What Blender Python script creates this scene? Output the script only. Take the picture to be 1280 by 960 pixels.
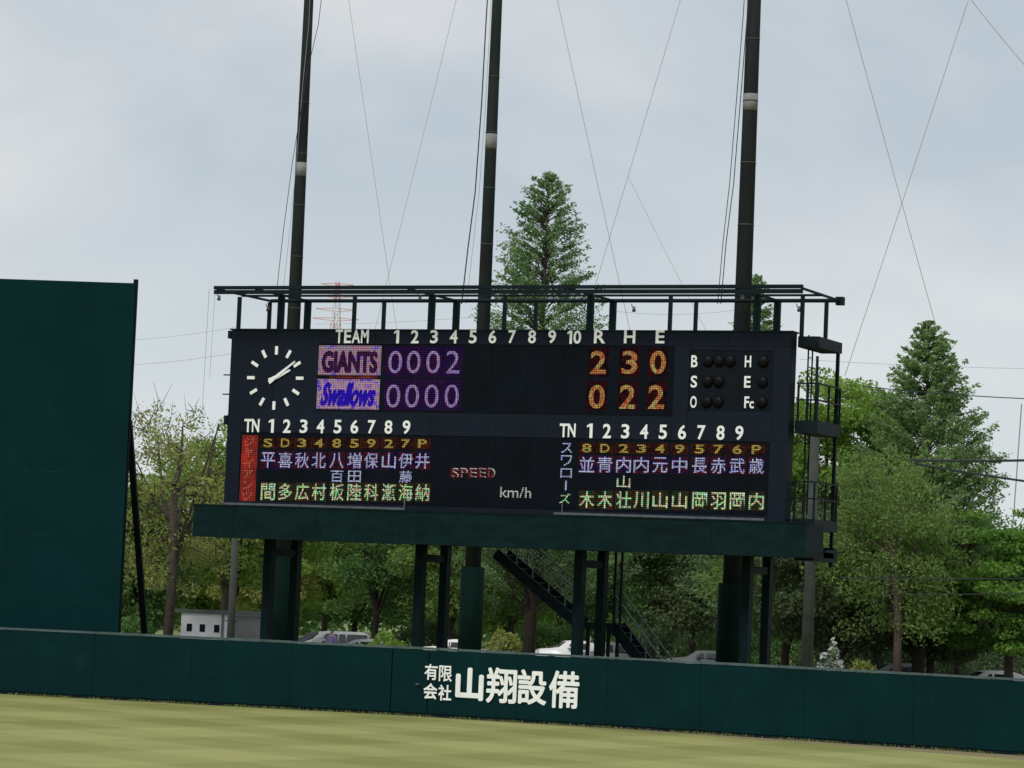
import bpy, bmesh, math, random
import numpy as np
from mathutils import Vector, Matrix

S = bpy.context.scene
for o in list(bpy.data.objects): bpy.data.objects.remove(o)
COL = S.collection

# ------------------------------------------------------------------ camera
FPX = 3900.0
TH, ROLL = math.radians(24.15), math.radians(2.42)
PITCH = math.atan(268 * math.cos(ROLL) / FPX)
FW = np.array([-math.sin(TH)*math.cos(PITCH), math.cos(TH)*math.cos(PITCH), math.sin(PITCH)])
RT = np.array([math.cos(TH), math.sin(TH), 0.0])
UP = np.cross(RT, FW)
RX = math.cos(ROLL)*RT + math.sin(ROLL)*UP
UX = -math.sin(ROLL)*RT + math.cos(ROLL)*UP
CAM = np.array([100*math.sin(TH), -100*math.cos(TH), 3.8])
def ray(px, py): return FW*FPX + RX*(px-640) + UX*(480-py)
def onY(px, py, Y):
    d = ray(px, py); return Vector(CAM + d*((Y-CAM[1])/d[1]))
def onZ(px, py, Z):
    d = ray(px, py); return Vector(CAM + d*((Z-CAM[2])/d[2]))
def atD(px, py, dep): return Vector(CAM + ray(px, py)*dep/FPX)
def gnd(px, dep, Z=0.0):
    """ground point under image column px at a given depth"""
    p = atD(px, 748+(px-640)*0.0423, dep)
    return Vector((p.x, p.y, Z))

cd = bpy.data.cameras.new('camera'); cam = bpy.data.objects.new('camera', cd); COL.objects.link(cam)
cd.sensor_width = 36; cd.lens = FPX/1280*36; cd.clip_end = 9000; cd.clip_start = 0.5
cam.matrix_world = Matrix(((RX[0], UX[0], -FW[0], CAM[0]), (RX[1], UX[1], -FW[1], CAM[1]),
                           (RX[2], UX[2], -FW[2], CAM[2]), (0, 0, 0, 1)))
S.camera = cam
S.view_settings.view_transform = 'Standard'; S.view_settings.look = 'None'
S.view_settings.exposure = 0.31; S.view_settings.gamma = 1
S.cycles.max_bounces = 6; S.cycles.transparent_max_bounces = 8

# ------------------------------------------------------------------ world, sun
SUN_EL, SUN_AZ = math.radians(48), math.radians(-172)      # azimuth from +Y, clockwise
W = bpy.data.worlds.new('World'); S.world = W; W.use_nodes = True
nt = W.node_tree; nt.nodes.clear()
def N(nt, t, **k):
    n = nt.nodes.new(t)
    for a, b in k.items():
        if a.startswith('i_'):
            key = a[2:]
            n.inputs[int(key) if key.isdigit() else key.replace('_', ' ')].default_value = b
        else: setattr(n, a, b)
    return n
L = nt.links.new
out = N(nt, 'ShaderNodeOutputWorld')
sky = N(nt, 'ShaderNodeTexSky', sky_type='NISHITA', sun_disc=False, sun_elevation=SUN_EL, sun_rotation=SUN_AZ)
bg1 = N(nt, 'ShaderNodeBackground', i_Strength=0.09); L(sky.outputs[0], bg1.inputs[0])
tc = N(nt, 'ShaderNodeTexCoord')
mp = N(nt, 'ShaderNodeMapping'); mp.inputs['Scale'].default_value = (1, 1, 2.2); L(tc.outputs['Generated'], mp.inputs[0])
nz = N(nt, 'ShaderNodeTexNoise', i_Scale=5.0, i_Detail=4.0, i_Roughness=0.5, i_Distortion=0.3); L(mp.outputs[0], nz.inputs['Vector'])
cr = N(nt, 'ShaderNodeValToRGB'); L(nz.outputs['Fac'], cr.inputs[0])
cr.color_ramp.elements[0].position = 0.38; cr.color_ramp.elements[0].color = (0.480, 0.545, 0.600, 1)
cr.color_ramp.elements[1].position = 0.62; cr.color_ramp.elements[1].color = (0.690, 0.700, 0.712, 1)
sep = N(nt, 'ShaderNodeSeparateXYZ'); L(tc.outputs['Generated'], sep.inputs[0])
mr = N(nt, 'ShaderNodeMapRange'); mr.inputs[1].default_value = 0.0; mr.inputs[2].default_value = 0.16
mr.inputs[3].default_value = 1.0; mr.inputs[4].default_value = 0.0; mr.interpolation_type = 'SMOOTHSTEP'; L(sep.outputs[2], mr.inputs[0])
mx = N(nt, 'ShaderNodeMix', data_type='RGBA'); L(mr.outputs[0], mx.inputs[0]); L(cr.outputs[0], mx.inputs[6])
mx.inputs[7].default_value = (0.665, 0.715, 0.738, 1)
bg2 = N(nt, 'ShaderNodeBackground', i_Strength=0.86); L(mx.outputs[2], bg2.inputs[0])
ms = N(nt, 'ShaderNodeMixShader', i_0=0.92); L(bg1.outputs[0], ms.inputs[1]); L(bg2.outputs[0], ms.inputs[2]); L(ms.outputs[0], out.inputs[0])
sl = bpy.data.lights.new('sun', 'SUN'); sl.energy = 1.5; sl.angle = math.radians(14); sl.color = (1, 0.96, 0.9)
sun = bpy.data.objects.new('sun', sl); COL.objects.link(sun)
sd = Vector((math.sin(SUN_AZ)*math.cos(SUN_EL), math.cos(SUN_AZ)*math.cos(SUN_EL), math.sin(SUN_EL)))
sun.rotation_euler = sd.to_track_quat('Z', 'Y').to_euler(); sun.location = sd*200

# ------------------------------------------------------------------ materials
MATS = {}
def mat(name, col, rough=0.6, metal=0.0, var=0.12, scale=2.0, bump=0.0, bscale=30.0, emit=None, spec=0.5, col2=None, stretch=(1, 1, 1)):
    if name in MATS: return MATS[name]
    m = bpy.data.materials.new(name); m.use_nodes = True; t = m.node_tree
    b = t.nodes['Principled BSDF']; l = t.links.new
    b.inputs['Roughness'].default_value = rough; b.inputs['Metallic'].default_value = metal
    b.inputs['Specular IOR Level'].default_value = spec
    tc = N(t, 'ShaderNodeTexCoord'); mp = N(t, 'ShaderNodeMapping'); mp.inputs['Scale'].default_value = stretch
    l(tc.outputs['Object'], mp.inputs[0])
    nz = N(t, 'ShaderNodeTexNoise', i_Scale=scale, i_Detail=5.0, i_Roughness=0.6); l(mp.outputs[0], nz.inputs['Vector'])
    mx = N(t, 'ShaderNodeMix', data_type='RGBA')
    c2 = col2 or tuple(c*(1+var*1.5) for c in col); c1 = col if col2 else tuple(c*(1-var) for c in col)
    mx.inputs[6].default_value = (*c1, 1); mx.inputs[7].default_value = (*c2, 1)
    mrr = N(t, 'ShaderNodeMapRange'); mrr.inputs[1].default_value = 0.3; mrr.inputs[2].default_value = 0.7; l(nz.outputs['Fac'], mrr.inputs[0])
    l(mrr.outputs[0], mx.inputs[0])
    l(mx.outputs[2], b.inputs['Base Color'])
    if bump:
        n2 = N(t, 'ShaderNodeTexNoise', i_Scale=bscale, i_Detail=3.0); l(tc.outputs['Object'], n2.inputs['Vector'])
        bp = N(t, 'ShaderNodeBump', i_Strength=bump, i_Distance=0.02); l(n2.outputs['Fac'], bp.inputs['Height']); l(bp.outputs[0], b.inputs['Normal'])
    MATS[name] = m; return m

def wear(m, col, lo=.60, hi=.72, sc=1.3, stretch=(1, 1, .45)):
    """faded scuffs on top of a painted or padded surface"""
    t = m.node_tree; l = t.links.new; b = t.nodes['Principled BSDF']; src = b.inputs['Base Color'].links[0].from_socket
    ge = N(t, 'ShaderNodeNewGeometry'); mp = N(t, 'ShaderNodeMapping'); mp.inputs['Scale'].default_value = stretch; l(ge.outputs['Position'], mp.inputs[0])
    nz = N(t, 'ShaderNodeTexNoise', i_Scale=sc, i_Detail=8.0, i_Roughness=0.72); l(mp.outputs[0], nz.inputs['Vector'])
    r = N(t, 'ShaderNodeMapRange'); r.inputs[1].default_value = lo; r.inputs[2].default_value = hi; l(nz.outputs['Fac'], r.inputs[0])
    mx = N(t, 'ShaderNodeMix', data_type='RGBA'); l(r.outputs[0], mx.inputs[0]); l(src, mx.inputs[6]); mx.inputs[7].default_value = (*col, 1); l(mx.outputs[2], b.inputs['Base Color'])
def led(name, cols, scale=6.0, strength=1.0, base=(0.001, 0.001, 0.002), stretch=(1, 1, 1)):
    """lit diodes: emission colour wanders between cols over the panel"""
    if name in MATS: return MATS[name]
    m = bpy.data.materials.new(name); m.use_nodes = True; t = m.node_tree; b = t.nodes['Principled BSDF']; l = t.links.new
    b.inputs['Base Color'].default_value = (*base, 1); b.inputs['Roughness'].default_value = 0.8; b.inputs['Specular IOR Level'].default_value = 0.05
    ge = N(t, 'ShaderNodeNewGeometry'); mp = N(t, 'ShaderNodeMapping'); mp.inputs['Scale'].default_value = stretch; l(ge.outputs['Position'], mp.inputs[0])
    nz = N(t, 'ShaderNodeTexNoise', i_Scale=scale, i_Detail=2.0, i_Roughness=0.6); l(mp.outputs[0], nz.inputs['Vector'])
    cr = N(t, 'ShaderNodeValToRGB'); l(nz.outputs['Fac'], cr.inputs[0]); e = cr.color_ramp.elements
    n = len(cols)
    while len(e) < n: e.new(0.5)
    for i, c in enumerate(cols):
        e[i].position = 0.5 if n == 1 else 0.34 + 0.32*i/(n-1); e[i].color = (*c, 1)
    l(cr.outputs[0], b.inputs['Emission Color'])
    # diode grid: round dots on a fixed pitch across the display face
    sp = N(t, 'ShaderNodeSeparateXYZ'); l(ge.outputs['Position'], sp.inputs[0]); q = []
    for ax in (0, 2):
        m1 = N(t, 'ShaderNodeMath', operation='MULTIPLY'); l(sp.outputs[ax], m1.inputs[0]); m1.inputs[1].default_value = 1/.062
        m2 = N(t, 'ShaderNodeMath', operation='FRACT'); l(m1.outputs[0], m2.inputs[0])
        m3 = N(t, 'ShaderNodeMath', operation='SUBTRACT'); l(m2.outputs[0], m3.inputs[0]); m3.inputs[1].default_value = .5
        m4 = N(t, 'ShaderNodeMath', operation='MULTIPLY'); l(m3.outputs[0], m4.inputs[0]); l(m3.outputs[0], m4.inputs[1]); q.append(m4)
    ad = N(t, 'ShaderNodeMath', operation='ADD'); l(q[0].outputs[0], ad.inputs[0]); l(q[1].outputs[0], ad.inputs[1])
    dr = N(t, 'ShaderNodeMapRange'); l(ad.outputs[0], dr.inputs[0]); dr.inputs[1].default_value = .09; dr.inputs[2].default_value = .20
    dr.inputs[3].default_value = 1.55*strength; dr.inputs[4].default_value = .35*strength; l(dr.outputs[0], b.inputs['Emission Strength'])
    MATS[name] = m; return m

def leafmat(name, a, b_, c, trans=0.25, scale=0.5):
    if name in MATS: return MATS[name]
    m = bpy.data.materials.new(name); m.use_nodes = True; t = m.node_tree; l = t.links.new
    for n in list(t.nodes):
        if n.type != 'OUTPUT_MATERIAL': t.nodes.remove(n)
    o = [n for n in t.nodes][0]
    ge = N(t, 'ShaderNodeNewGeometry'); tc = N(t, 'ShaderNodeTexCoord')
    nz = N(t, 'ShaderNodeTexNoise', i_Scale=scale, i_Detail=3.0); l(tc.outputs['Object'], nz.inputs['Vector'])
    ad = N(t, 'ShaderNodeMath', operation='MULTIPLY_ADD'); l(ge.outputs['Random Per Island'], ad.inputs[0]); ad.inputs[1].default_value = 0.45; l(nz.outputs['Fac'], ad.inputs[2])
    cr = N(t, 'ShaderNodeValToRGB'); l(ad.outputs[0], cr.inputs[0]); e = cr.color_ramp.elements; e.new(0.5)
    for i, (p, cc) in enumerate(((0.45, a), (0.72, b_), (1.0, c))): e[i].position = p; e[i].color = (*cc, 1)
    pb = N(t, 'ShaderNodeBsdfPrincipled', i_Roughness=0.75); pb.inputs['Specular IOR Level'].default_value = 0.25; l(cr.outputs[0], pb.inputs['Base Color'])
    tr = N(t, 'ShaderNodeBsdfTranslucent'); l(cr.outputs[0], tr.inputs[0])
    mx = N(t, 'ShaderNodeMixShader', i_0=trans); l(pb.outputs[0], mx.inputs[1]); l(tr.outputs[0], mx.inputs[2]); l(mx.outputs[0], o.inputs[0])
    MATS[name] = m; return m

M_WALL = mat('padded_wall_green', (0.0010, 0.0195, 0.0210), 0.75, var=0.16, scale=0.8, bump=0.15, bscale=8, spec=0.08)
M_CAP = mat('wall_cap_grey', (0.07, 0.105, 0.11), 0.6, var=0.2, scale=1.5, spec=.2)
M_EYE = mat('screen_green', (0.0008, 0.0215, 0.0240), 0.8, var=0.10, scale=0.5, bump=0.1, bscale=5, spec=0.08)
M_STEEL = mat('dark_steel_paint', (0.004, 0.010, 0.014), 0.6, var=0.3, scale=3, spec=0.12)
M_GRN = mat('green_steel_paint', (0.0012, 0.0095, 0.0105), 0.65, var=0.3, scale=2, spec=0.1)
M_FASC = mat('fascia_green', (0.0010, 0.0125, 0.0135), 0.65, var=0.3, scale=1.4, spec=0.1, stretch=(1, 1, 2.5))
M_CAB = mat('cabinet_navy', (0.0060, 0.0105, 0.0200), 0.6, var=0.14, scale=0.8, bump=0.05, bscale=4, spec=0.12)
M_DARK = mat('led_black', (0.0008, 0.0030, 0.0070), 0.6, var=0.5, scale=.8, spec=0.1)
M_WHITE = mat('white_letter_plate', (0.86, 0.88, 0.86), 0.5, var=0.04)
M_GLOBE = mat('unlit_lamp', (0.001, 0.001, 0.002), 0.5, spec=0.15)
M_TRIM = mat('grey_trim', (0.085, 0.10, 0.11), 0.5, var=0.25, scale=4)
M_CONC = mat('concrete_pole_grey', (0.045, 0.052, 0.045), 0.85, var=0.25, scale=2, bump=0.3, bscale=20)
M_POLE = mat('dark_pole', (0.018, 0.022, 0.021), 0.8, var=0.35, scale=0.8, spec=0.1, stretch=(1, 1, .3))
M_BAND = mat('pole_band_white', (0.22, 0.22, 0.215), 0.8, var=0.2)
M_PAD = mat('pole_padding_green', (0.0010, 0.0105, 0.0080), 0.8, var=0.2, spec=0.08)
M_WIRE = mat('cable_grey', (0.33, 0.35, 0.37), 0.6)
M_WIRED = mat('cable_dark', (0.02, 0.025, 0.03), 0.6)
M_BARK = mat('bark_dark', (0.045, 0.036, 0.026), 0.9, var=0.35, scale=4, bump=0.5, bscale=15)
M_BARKR = mat('bark_reddish', (0.085, 0.060, 0.045), 0.9, var=0.3, scale=4, bump=0.5, bscale=15)

wear(M_WALL, (.004, .029, .032)); wear(M_EYE, (.003, .030, .034), sc=.7, stretch=(1, 1, .25)); wear(M_FASC, (.006, .026, .024), sc=1.6, stretch=(1, 1, .3)); wear(M_CAP, (.035, .05, .05), lo=.5, sc=3); wear(M_GRN, (.012, .014, .010), sc=2.5); wear(M_CAB, (.012, .017, .026), sc=1.2, stretch=(1, 1, .3))

# ------------------------------------------------------------------ helpers
class MB:
    def __init__(s): s.v = []; s.f = []
    def poly(s, vs, fs):
        o = len(s.v); s.v += [tuple(p) for p in vs]; s.f += [tuple(i+o for i in f) for f in fs]; return s
    def box(s, x0, x1, y0, y1, z0, z1):
        return s.poly([(x0,y0,z0),(x1,y0,z0),(x1,y1,z0),(x0,y1,z0),(x0,y0,z1),(x1,y0,z1),(x1,y1,z1),(x0,y1,z1)],
                      [(0,3,2,1),(4,5,6,7),(0,1,5,4),(1,2,6,5),(2,3,7,6),(3,0,4,7)])
    def bar(s, a, b, w, h=None, up=(0,0,1)):
        """rectangular bar from a to b"""
        h = h or w; a = Vector(a); b = Vector(b); d = (b-a).normalized(); up = Vector(up)
        if abs(d.dot(up)) > 0.98: up = Vector((0,1,0))
        r = d.cross(up).normalized(); u = r.cross(d).normalized()
        vs = [p + r*sx*w/2 + u*sz*h/2 for p in (a, b) for sx, sz in ((-1,-1),(1,-1),(1,1),(-1,1))]
        return s.poly(vs, [(3,2,1,0),(4,5,6,7),(0,1,5,4),(1,2,6,5),(2,3,7,6),(3,0,4,7)])
    def tube(s, pts, rads, n=8, caps=True):
        pts = [Vector(p) for p in pts]
        if not hasattr(rads, '__len__'): rads = [rads]*len(pts)
        o = len(s.v); ref = None
        for i, p in enumerate(pts):
            d = (pts[min(i+1, len(pts)-1)] - pts[max(i-1, 0)]).normalized()
            if ref is None: ref = Vector((1,0,0)) if abs(d.x) < 0.9 else Vector((0,1,0))
            r = (ref - d*ref.dot(d)).normalized(); ref = r; u = d.cross(r)
            for k in range(n):
                a = 2*math.pi*k/n; s.v.append(tuple(p + (r*math.cos(a)+u*math.sin(a))*rads[i]))
        for i in range(len(pts)-1):
            for k in range(n):
                a = o+i*n+k; b = o+i*n+(k+1) % n; s.f.append((a, b, b+n, a+n))
        if caps:
            s.f.append(tuple(o+k for k in reversed(range(n)))); e = o+(len(pts)-1)*n; s.f.append(tuple(e+k for k in range(n)))
        return s
    def build(s, name, m, parent=None, smooth=False, bevel=0):
        me = bpy.data.meshes.new(name); me.from_pydata(s.v, [], s.f); me.update()
        if bevel:
            bm = bmesh.new(); bm.from_mesh(me); bmesh.ops.bevel(bm, geom=bm.edges[:], offset=bevel, segments=2, affect='EDGES'); bm.to_mesh(me); bm.free()
        if smooth:
            me.shade_smooth()
            for f_ in me.polygons:
                if len(f_.vertices) > 4: f_.use_smooth = False
        me.materials.append(m)
        return link(name, me, parent)
def link(name, me, parent=None):
    o = bpy.data.objects.new(name, me); COL.objects.link(o)
    if parent is not None:
        o.parent = parent; w = Vector((0,0,0)); p = parent
        while p is not None: w += p.location; p = p.parent
        o.location = -w           # meshes are written in world coordinates; things never rotate here
    return o
def tag(o, label=None, cat=None, group=None, kind=None):
    if label: o['label'] = label
    if cat: o['category'] = cat
    if group: o['group'] = group
    if kind: o['kind'] = kind
    return o
def thing(name, loc, label, cat, group=None):
    o = bpy.data.objects.new(name, None); COL.objects.link(o); o.location = loc; o.empty_display_size = 0.3
    return tag(o, label, cat, group)

_tc = {}
def glyph_mesh(body, bold=0.0, shear=0.0, ext=0.0):
    """outline of a text in the built-in font, normalised to a unit box centred on the origin"""
    k = (body, bold, shear, ext)
    if k in _tc: return _tc[k]
    c = bpy.data.curves.new('lettering', 'FONT'); c.body = body; c.offset = bold; c.shear = shear; c.extrude = ext; c.resolution_u = 4
    o = bpy.data.objects.new('lettering', c); COL.objects.link(o); bpy.context.view_layer.update()
    me = bpy.data.meshes.new_from_object(o.evaluated_get(bpy.context.evaluated_depsgraph_get()))
    bpy.data.objects.remove(o)
    a = np.empty(len(me.vertices)*3); me.vertices.foreach_get('co', a); a = a.reshape(-1, 3)
    lo, hi = a.min(0), a.max(0)
    _tc[k] = (me, a, (lo+hi)/2, np.maximum(hi-lo, 1e-6)); return _tc[k]
def put_text(name, body, px, py, wpx, hpx, Y, m, parent, bold=0.01, shear=0.0, ext=0.0, depth=0.03, fat=0.0):
    """lettering lying on the plane y=Y: centre and size as measured on that plane"""
    p = onY(px, py, Y); w = onY(px+wpx/2, py, Y).x-onY(px-wpx/2, py, Y).x; h = onY(px, py-hpx/2, Y).z-onY(px, py+hpx/2, Y).z
    if body == '1':                     # stem with a slanted flag
        q = [(-.5, .22), (-.5, .36), (.02, .5), (.5, .5), (.5, -.5), (.0, -.5), (.0, .31)]; n = len(q); y1 = Y-(depth if ext else .001)
        vs = [(p.x+a*w, y1, p.z+b*h) for a, b in q]+[(p.x+a*w, Y, p.z+b*h) for a, b in q]
        return MB().poly(vs, [tuple(range(n))[::-1], tuple(range(n, 2*n))]+[(i, (i+1) % n, n+(i+1) % n, n+i) for i in range(n)]).build(name, m, parent)
    me, a, c, sz = glyph_mesh(body, bold, shear, ext)
    b = (a-c)/sz; dirs = [(0, 0)]
    if fat: dirs += [(math.cos(k*math.pi/4)*fat, math.sin(k*math.pi/4)*fat) for k in range(8)]; w -= 2*fat; h -= 2*fat
    bm = bmesh.new()
    for k, (dx, dz) in enumerate(dirs):  # a thicker stroke: the outline laid down again a hair to every side, each copy its own thin layer
        m2 = me.copy(); co = np.empty_like(b)
        co[:, 0] = p.x+b[:, 0]*w+dx; co[:, 2] = p.z+b[:, 1]*h+dz; co[:, 1] = Y-(b[:, 2]*depth if ext else 0)-(depth/2 if ext else 0)-k*.0008
        m2.vertices.foreach_set('co', co.ravel()); bm.from_mesh(m2); bpy.data.meshes.remove(m2)
    out_ = bpy.data.meshes.new(name); bm.to_mesh(out_); bm.free()
    for f_ in out_.polygons: f_.material_index = 0
    out_.materials.append(m); return link(name, out_, parent)

# ------------------------------------------------------------------ ground
def sheet(name, pts, z, m, sub=0):
    me = bpy.data.meshes.new(name); me.from_pydata([(x, y, z) for x, y in pts], [], [tuple(range(len(pts)))]); me.materials.append(m)
    return tag(link(name, me), kind='structure')
# wall line in plan (foot of the padded outfield wall)
WALL = [(-34, -12.6), (-25, -7.6), (-15.8, -4.75), (-2.5, -2.75), (-1.22, -2.70), (8.0, -3.10), (18.4, -4.75), (27, -7.9), (35, -13)]

def grass_mat():
    m = bpy.data.materials.new('mown_turf'); m.use_nodes = True; t = m.node_tree; b = t.nodes['Principled BSDF']; l = t.links.new
    b.inputs['Roughness'].default_value = 0.9; b.inputs['Specular IOR Level'].default_value = 0.15
    ge = N(t, 'ShaderNodeNewGeometry')
    def waves(rot, wl):
        mp = N(t, 'ShaderNodeMapping'); mp.inputs['Rotation'].default_value = (0, 0, rot); l(ge.outputs['Position'], mp.inputs[0])
        w = N(t, 'ShaderNodeTexWave', wave_type='BANDS', bands_direction='X', wave_profile='SIN', i_Scale=0.314/wl*1.0, i_Distortion=0.7)
        w.inputs['Detail'].default_value = 2.0; w.inputs['Detail Scale'].default_value = 0.35
        l(mp.outputs[0], w.inputs['Vector']); r = N(t, 'ShaderNodeMapRange'); r.inputs[1].default_value = 0.38; r.inputs[2].default_value = 0.62
        l(w.outputs['Fac'], r.inputs[0]); return r
    w1 = waves(math.radians(-62), 5.0); w2 = waves(math.radians(8), 7.0)
    ml = N(t, 'ShaderNodeMath', operation='ADD'); l(w1.outputs[0], ml.inputs[0]); l(w2.outputs[0], ml.inputs[1])
    n1 = N(t, 'ShaderNodeTexNoise', i_Scale=0.15, i_Detail=5.0, i_Roughness=0.7); l(ge.outputs['Position'], n1.inputs['Vector'])
    n2 = N(t, 'ShaderNodeTexNoise', i_Scale=9.0, i_Detail=4.0, i_Roughness=0.8); l(ge.outputs['Position'], n2.inputs['Vector'])
    cr = N(t, 'ShaderNodeValToRGB'); e = cr.color_ramp.elements
    e[0].position = 0.25; e[0].color = (0.200, 0.216, 0.068, 1); e[1].position = 0.75; e[1].color = (0.318, 0.322, 0.120, 1)
    a1 = N(t, 'ShaderNodeMath', operation='MULTIPLY_ADD'); l(ml.outputs[0], a1.inputs[0]); a1.inputs[1].default_value = 0.20; l(n1.outputs['Fac'], a1.inputs[2])
    a2 = N(t, 'ShaderNodeMath', operation='MULTIPLY_ADD'); l(n2.outputs['Fac'], a2.inputs[0]); a2.inputs[1].default_value = 0.32; l(a1.outputs[0], a2.inputs[2])
    a3 = N(t, 'ShaderNodeMath', operation='SUBTRACT'); l(a2.outputs[0], a3.inputs[0]); a3.inputs[1].default_value = 0.34
    l(a3.outputs[0], cr.inputs[0]); l(cr.outputs[0], b.inputs['Base Color'])
    bp = N(t, 'ShaderNodeBump', i_Strength=0.5, i_Distance=0.02); l(n2.outputs['Fac'], bp.inputs['Height']); l(bp.outputs[0], b.inputs['Normal'])
    return m
M_FIELD = grass_mat()
M_LAWN = mat('rough_lawn', (0.10, 0.15, 0.04), 0.95, col2=(0.22, 0.24, 0.08), scale=0.35, bump=0.4, bscale=6)
M_ASPH = mat('asphalt', (0.045, 0.046, 0.048), 0.9, var=0.25, scale=1.5, bump=0.2, bscale=40)
M_DIRT = mat('warning_track_dirt', (0.21, 0.19, 0.09), 0.95, col2=(0.27, 0.215, 0.13), scale=0.4, bump=0.3, bscale=20)
sheet('ground', [(-4000, -4000), (4000, -4000), (4000, 4000), (-4000, 4000)], -0.012, M_LAWN)
sheet('outfield_grass', [(x, y-0.02) for x, y in WALL] + [(60, -60), (60, -140), (-60, -140), (-60, -40)], -0.004, M_FIELD)
sheet('warning_track', [(x, y-0.03) for x, y in WALL[4:]] + [(x-0.3, y-2.1) for x, y in reversed(WALL[6:])] + [(8, -3.9), (-1.2, -3.0)], 0.0, M_DIRT)
q = [gnd(-100, 132), gnd(1500, 120), gnd(1500, 190), gnd(-100, 196)]
sheet('parking_lot', [(p.x, p.y) for p in q], -0.006, M_ASPH)

# ------------------------------------------------------------------ outfield wall
wall = thing('outfield_wall', (-1.2, -2.6, 0), 'long low dark green padded outfield wall with a grey cap and white Japanese lettering', 'wall')
def wall_seg(a, b, name, z0, z1, off, thick, m, gap=0.006, bevel=0.0):
    a = Vector((*a, 0)); b = Vector((*b, 0)); d = (b-a).normalized(); n = Vector((-d.y, d.x, 0))
    p = a+d*gap+n*off; r = b-d*gap+n*off
    vs = [p, r, r+n*thick, p+n*thick]
    mb = MB().poly([(v.x, v.y, z0) for v in vs]+[(v.x, v.y, z1) for v in vs], [(3,2,1,0),(4,5,6,7),(0,1,5,4),(1,2,6,5),(2,3,7,6),(3,0,4,7)])
    return mb.build(name, m, wall, bevel=bevel)
for i in range(len(WALL)-1):
    a, b = Vector(WALL[i]), Vector(WALL[i+1]); ln = (b-a).length
    n = 1 if ln < 2 else max(1, round(ln/3.4))
    for k in range(n):
        p, r = a.lerp(b, k/n), a.lerp(b, (k+1)/n)
        big = (i in (2,) and k == n-1)
        wall_seg(p, r, 'cap', 2.087+.008*random.random(), 2.15+.012*random.random(), -0.02+.008*random.random(), 0.25, M_CAP, gap=0.003)
        wall_seg(p, r, 'pad', 0.10, 2.08, 0.0, 0.12, M_WALL, gap=0.022 if i == 3 else 0.003, bevel=0.012 if i == 3 else .004)
    wall_seg(a, b, 'backing', 0.04, 2.06, 0.14, 0.10, M_STEEL, gap=0.0)
    wall_seg(a, b, 'base_board', 0.0, 0.095, 0.03, 0.09, M_STEEL, gap=0.0)
# latch on the narrow gate pad
MB().box(-1.62, -1.50, -2.80, -2.755, 0.98, 1.02).build('latch', M_TRIM, wall)
# lettering on the wall
def wallY(px, py):
    x = onY(px, py, -2.9).x; a, b = WALL[4], WALL[5]; return a[1]+(b[1]-a[1])*(x-a[0])/(b[0]-a[0])
for ch, x, y, w, h, ft in [('有', 539, 840, 16.5, 20, .010), ('限', 557, 842, 16.5, 20, .008), ('会', 538, 864, 17.5, 20, .012), ('社', 556, 866, 16.5, 20, .012),
                       ('山', 587, 855, 35, 41, .040), ('翔', 627, 857, 38, 45, .026), ('設', 665, 859, 37, 44, .026), ('備', 705, 862, 38, 47, .022)]:
    put_text('character', ch, x, y, w, h, wallY(x, y)-0.03, M_WHITE, wall, bold=0, fat=ft)

# ------------------------------------------------------------------ batter's eye screen
ex = onY(158, 600, -2.2).x
e0 = Vector((ex, -2.25, 0)); ed = Vector((-math.cos(math.radians(19)), -math.sin(math.radians(19)), 0)); en = Vector((ed.y, -ed.x, 0))
if en.y < 0: en = -en
eye = thing('backdrop_screen', e0+ed*5, 'tall plain dark green screen standing behind the wall at far left', 'screen')
EYET = onY(168, 354, -2.25).z
PW = 2.0
for c in range(6):
    for r_ in range(6):
        a = e0+ed*(c*PW+0.0015); b = e0+ed*((c+1)*PW-0.0015); z0 = 1.0+(EYET-1.0)*r_/6+0.001; z1 = 1.0+(EYET-1.0)*(r_+1)/6-0.001
        vs = [a, b, b+en*0.05, a+en*0.05]
        MB().poly([(v.x, v.y, z0) for v in vs]+[(v.x, v.y, z1) for v in vs], [(0,1,2,3),(7,6,5,4),(4,5,1,0),(5,6,2,1),(6,7,3,2),(7,4,0,3)]).build('panel', M_EYE, eye)
for c in range(7):
    p = e0+ed*(c*PW-(0.0 if c else -0.02))+en*0.14
    MB().bar(p, p+Vector((0, 0, EYET+(0.14 if c == 0 else -0.02))), 0.12).build('post', M_STEEL, eye)
    MB().bar(p+Vector((0, 0, EYET*0.665)), p+en*5.6, 0.20).build('brace', M_STEEL, eye)
for z in (1.2, 5.2, 9.2, EYET-0.1):
    MB().bar(e0+en*0.09+Vector((0, 0, z)), e0+ed*12+en*0.09+Vector((0, 0, z)), 0.07).build('rail', M_STEEL, eye)

# ------------------------------------------------------------------ scoreboard
sb = thing('scoreboard', (-0.4, 1.6, 0), 'wide dark navy electronic baseball scoreboard with a clock on green steel legs', 'scoreboard')
X0, X1, Z0, Z1 = -10.36, 9.40, 6.50, 12.37
CX = [-8.90, -3.30, 2.34, 8.00]                                   # column lines
MB().box(X0, X1, 0.035, 0.52, Z0, Z1).build('cabinet', M_CAB, sb)
def XZ(px, py, Y=0.0): p = onY(px, py, Y); return p.x, p.z
ux0 = XZ(397, 475)[0]; ux1 = XZ(842, 475)[0]; uz1 = XZ(620, 431)[1]; uz0 = XZ(620, 517)[1]
lx0 = XZ(299, 590)[0]; lx1 = XZ(961, 590)[0]; lz1 = XZ(620, 546)[1]; lz0 = Z0+0.17
bx0 = XZ(861, 476)[0]; bx1 = XZ(966, 476)[0]; bz1 = XZ(912, 438)[1]; bz0 = XZ(912, 514)[1]
def face(x0, x1, z0, z1, n=1):
    for k in range(n):
        a = x0+(x1-x0)*k/n; b = x0+(x1-x0)*(k+1)/n
        MB().box(a+0.004, b-0.004, 0.0, 0.035, z0+0.004, z1-0.004).build('front_panel', M_CAB, sb)
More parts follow.
